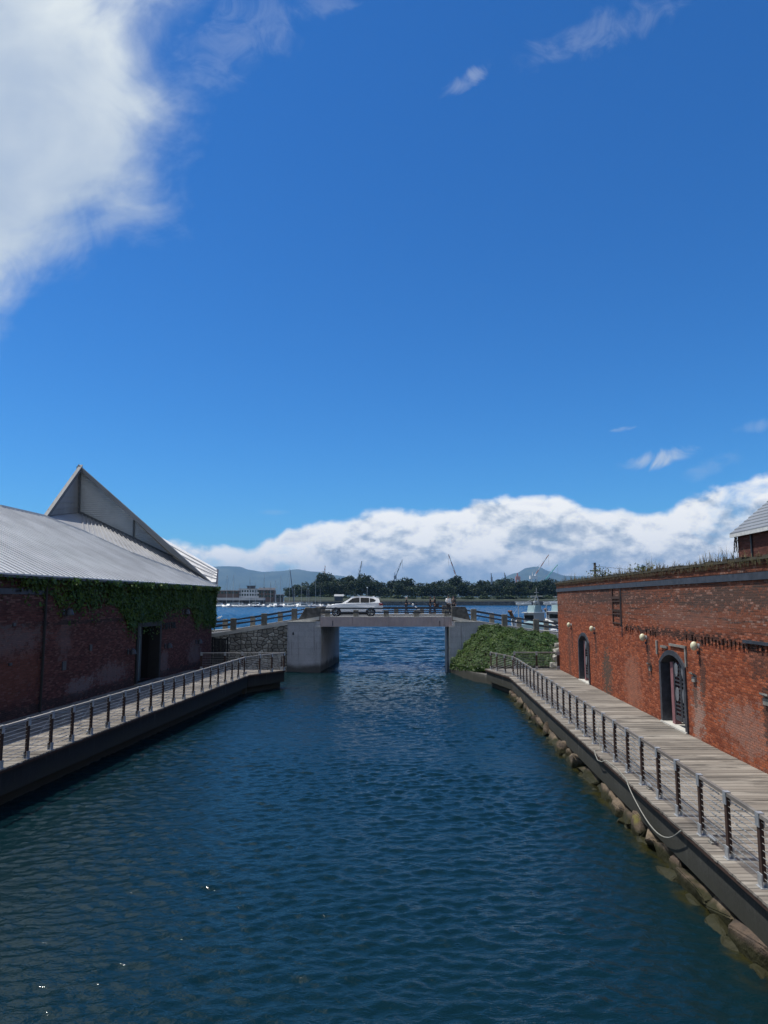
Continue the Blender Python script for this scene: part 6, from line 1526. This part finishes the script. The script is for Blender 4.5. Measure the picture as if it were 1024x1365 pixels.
# cranes beyond the trees
def crane(px, ybase, ytip, pxtip, Y, mat1, mat2, label, legs=True, towerpx=6):
    b_ = at(px, 800, Y); t = thing('harbour_crane', label, 'crane', (b_.x, Y, 3.0), 0, 'harbour cranes beyond the trees'); s_ = Y / 960.0
    hz = at(px, ybase, Y).z - 3; tw = towerpx * s_ / 2
    lg_ = MB()
    for x in (-tw, tw):
        for y in (-tw, tw): lg_.bar((x * 1.3, y * 1.3, -3), (x * .8, y * .8, hz), 1.1 * s_, 1.1 * s_, (1, 0, 0))
    for k in range(6): z = hz * (.3 + .12 * k); lg_.box(-tw, tw, -tw, -tw + .5, z, z + .6 * s_)
    lg_.build('tower', mat1, t)
    MB().box(-tw * 1.2, tw * 1.2, -tw, tw, hz, hz + 4.5 * s_).build('machine_house', mat1, t)
    MB().bar((-tw * .3, 0, hz + 4 * s_), (-tw * .3, 0, hz + 9 * s_), .8 * s_, .8 * s_, (1, 0, 0)).build('mast', mat1, t)
    tip = at(pxtip, ytip, Y) - Vector((b_.x, Y, 3.0)); p0 = Vector((0, 0, hz + 2 * s_)); n = 6
    for k in range(n):
        a_, c_ = lerp(p0, tip, k / n), lerp(p0, tip, (k + 1) / n); wdt = (1.5 - .7 * k / n) * s_
        MB().bar(a_, c_, wdt, wdt, (0, 1, 0)).build('jib', mat1 if k % 2 == 0 else mat2, t)
    MB().tube([tip, tip + Vector((0, 0, -.45 * (tip.z - hz)))], .12 * s_, 4).tube([tip, Vector((-tw * .3, 0, hz + 9 * s_))], .12 * s_, 4).build('cable', M['crane_grey'], t)
crane(712, 772, 739.5, 731.5, 1200, M['crane_white'], M['crane_red'], 'tall white and red luffing crane, biggest on the skyline', towerpx=8)
crane(719, 786, 752.5, 743.5, 1150, M['crane_green'], M['crane_green'], 'pale green crane jib leaning right beside the tallest crane', towerpx=3)
crane(691, 773, 764, 690, 1250, M['crane_red'], M['crane_red'], 'short red crane tower left of the tallest crane', towerpx=5)
crane(675, 776, 763.5, 672.5, 1500, M['crane_grey'], M['crane_grey'], 'thin grey crane mast left of the red crane tower', towerpx=2)
crane(656, 774, 764, 654.8, 1500, M['crane_grey'], M['crane_grey'], 'leftmost thin grey crane mast over the middle of the trees', towerpx=2)
crane(609, 772, 739, 598, 1300, M['crane_white'], M['crane_red'], 'white and red crane leaning left behind the people on the bridge', towerpx=6)
crane(527, 772, 746, 536.5, 1400, M['crane_grey'], M['crane_white'], 'slim grey crane jib leaning right near the middle of the skyline', towerpx=3)
crane(479, 768, 748, 482.5, 1400, M['crane_white'], M['crane_grey'], 'slim white crane above the trees behind the white car', towerpx=3)
crane(432.5, 768, 754, 433.5, 1400, M['crane_white'], M['crane_red'], 'small pale crane top poking above the leftmost hilltop trees', towerpx=2)

# ------------------------------------------------------------------ mountains
ridge = [(100, 770), (200, 764), (270, 757), (300, 755), (318, 756), (335, 761), (352, 763), (370, 762), (395, 760), (420, 763), (450, 768), (500, 777), (560, 785), (620, 782), (660, 774), (688, 764), (702, 757), (714, 756), (730, 763), (750, 768), (780, 769), (840, 765), (920, 772), (1050, 778)]
def ridge_y(px):
    for (x0, y0), (x1, y1) in zip(ridge, ridge[1:]):
        if x0 <= px <= x1:
            k = (px - x0) / (x1 - x0); k = k * k * (3 - 2 * k); return y0 + (y1 - y0) * k
    return 790
from mathutils import noise as mn
hm = MB(); rows = []
for jy in range(15):
    Y = 14600 + 342 * jy; row = []
    for ix in range(190):
        px = 100 + 5 * ix; zt = EYE + (HZ - ridge_y(px)) / FPX * 17000; x = (px - CX) / FPX * 17000 * (1 + (Y - 17000) / 34000)
        k = max(0.0, 1 - ((Y - 17000) / 2400.0) ** 2) ** 0.8; nz = mn.fractal(Vector((x / 1200, Y / 1200, 1.3)), 1.0, 2.1, 5)
        row.append((x, Y, -3 + (zt + 3) * k * (1 + .0 * nz) + nz * 26 * k * (1 if jy != 8 else .25)))
    rows.append(row)
hm.loft(rows, closed=False, cap=False)
N = mat_new('mountain'); mnz = N.noise(N.pos, 0.0022, 6, 0.6); mcol = N.mix(N.step(mnz, .35, .65), (0.025, 0.045, 0.022), (0.065, 0.085, 0.045)); N.put(N.p.inputs['Base Color'], mcol); N.put(N.p.inputs['Roughness'], 1.0)
mo = hm.build('mountains', N.mat, None, True); tag(mo, kind='structure')

# ------------------------------------------------------------------ sea haze
if HAZE > 0:
    hz = MB().box(-21000, 21000, -310, 20400, -6, 900).build('haze', None); N = NT(bpy.data.materials.new('haze').node_tree) if False else None
    hmz = bpy.data.materials.new('haze'); hmz.use_nodes = True; ht = hmz.node_tree
    for n in list(ht.nodes): ht.nodes.remove(n)
    ho = ht.nodes.new('ShaderNodeOutputMaterial'); pv = ht.nodes.new('ShaderNodeVolumePrincipled'); pv.inputs['Color'].default_value = (0.30, 0.58, 1.0, 1); pv.inputs['Density'].default_value = HAZE; pv.inputs['Anisotropy'].default_value = 0.2
    ht.links.new(pv.outputs[0], ho.inputs['Volume']); hz.data.materials.append(hmz); tag(hz, kind='stuff')
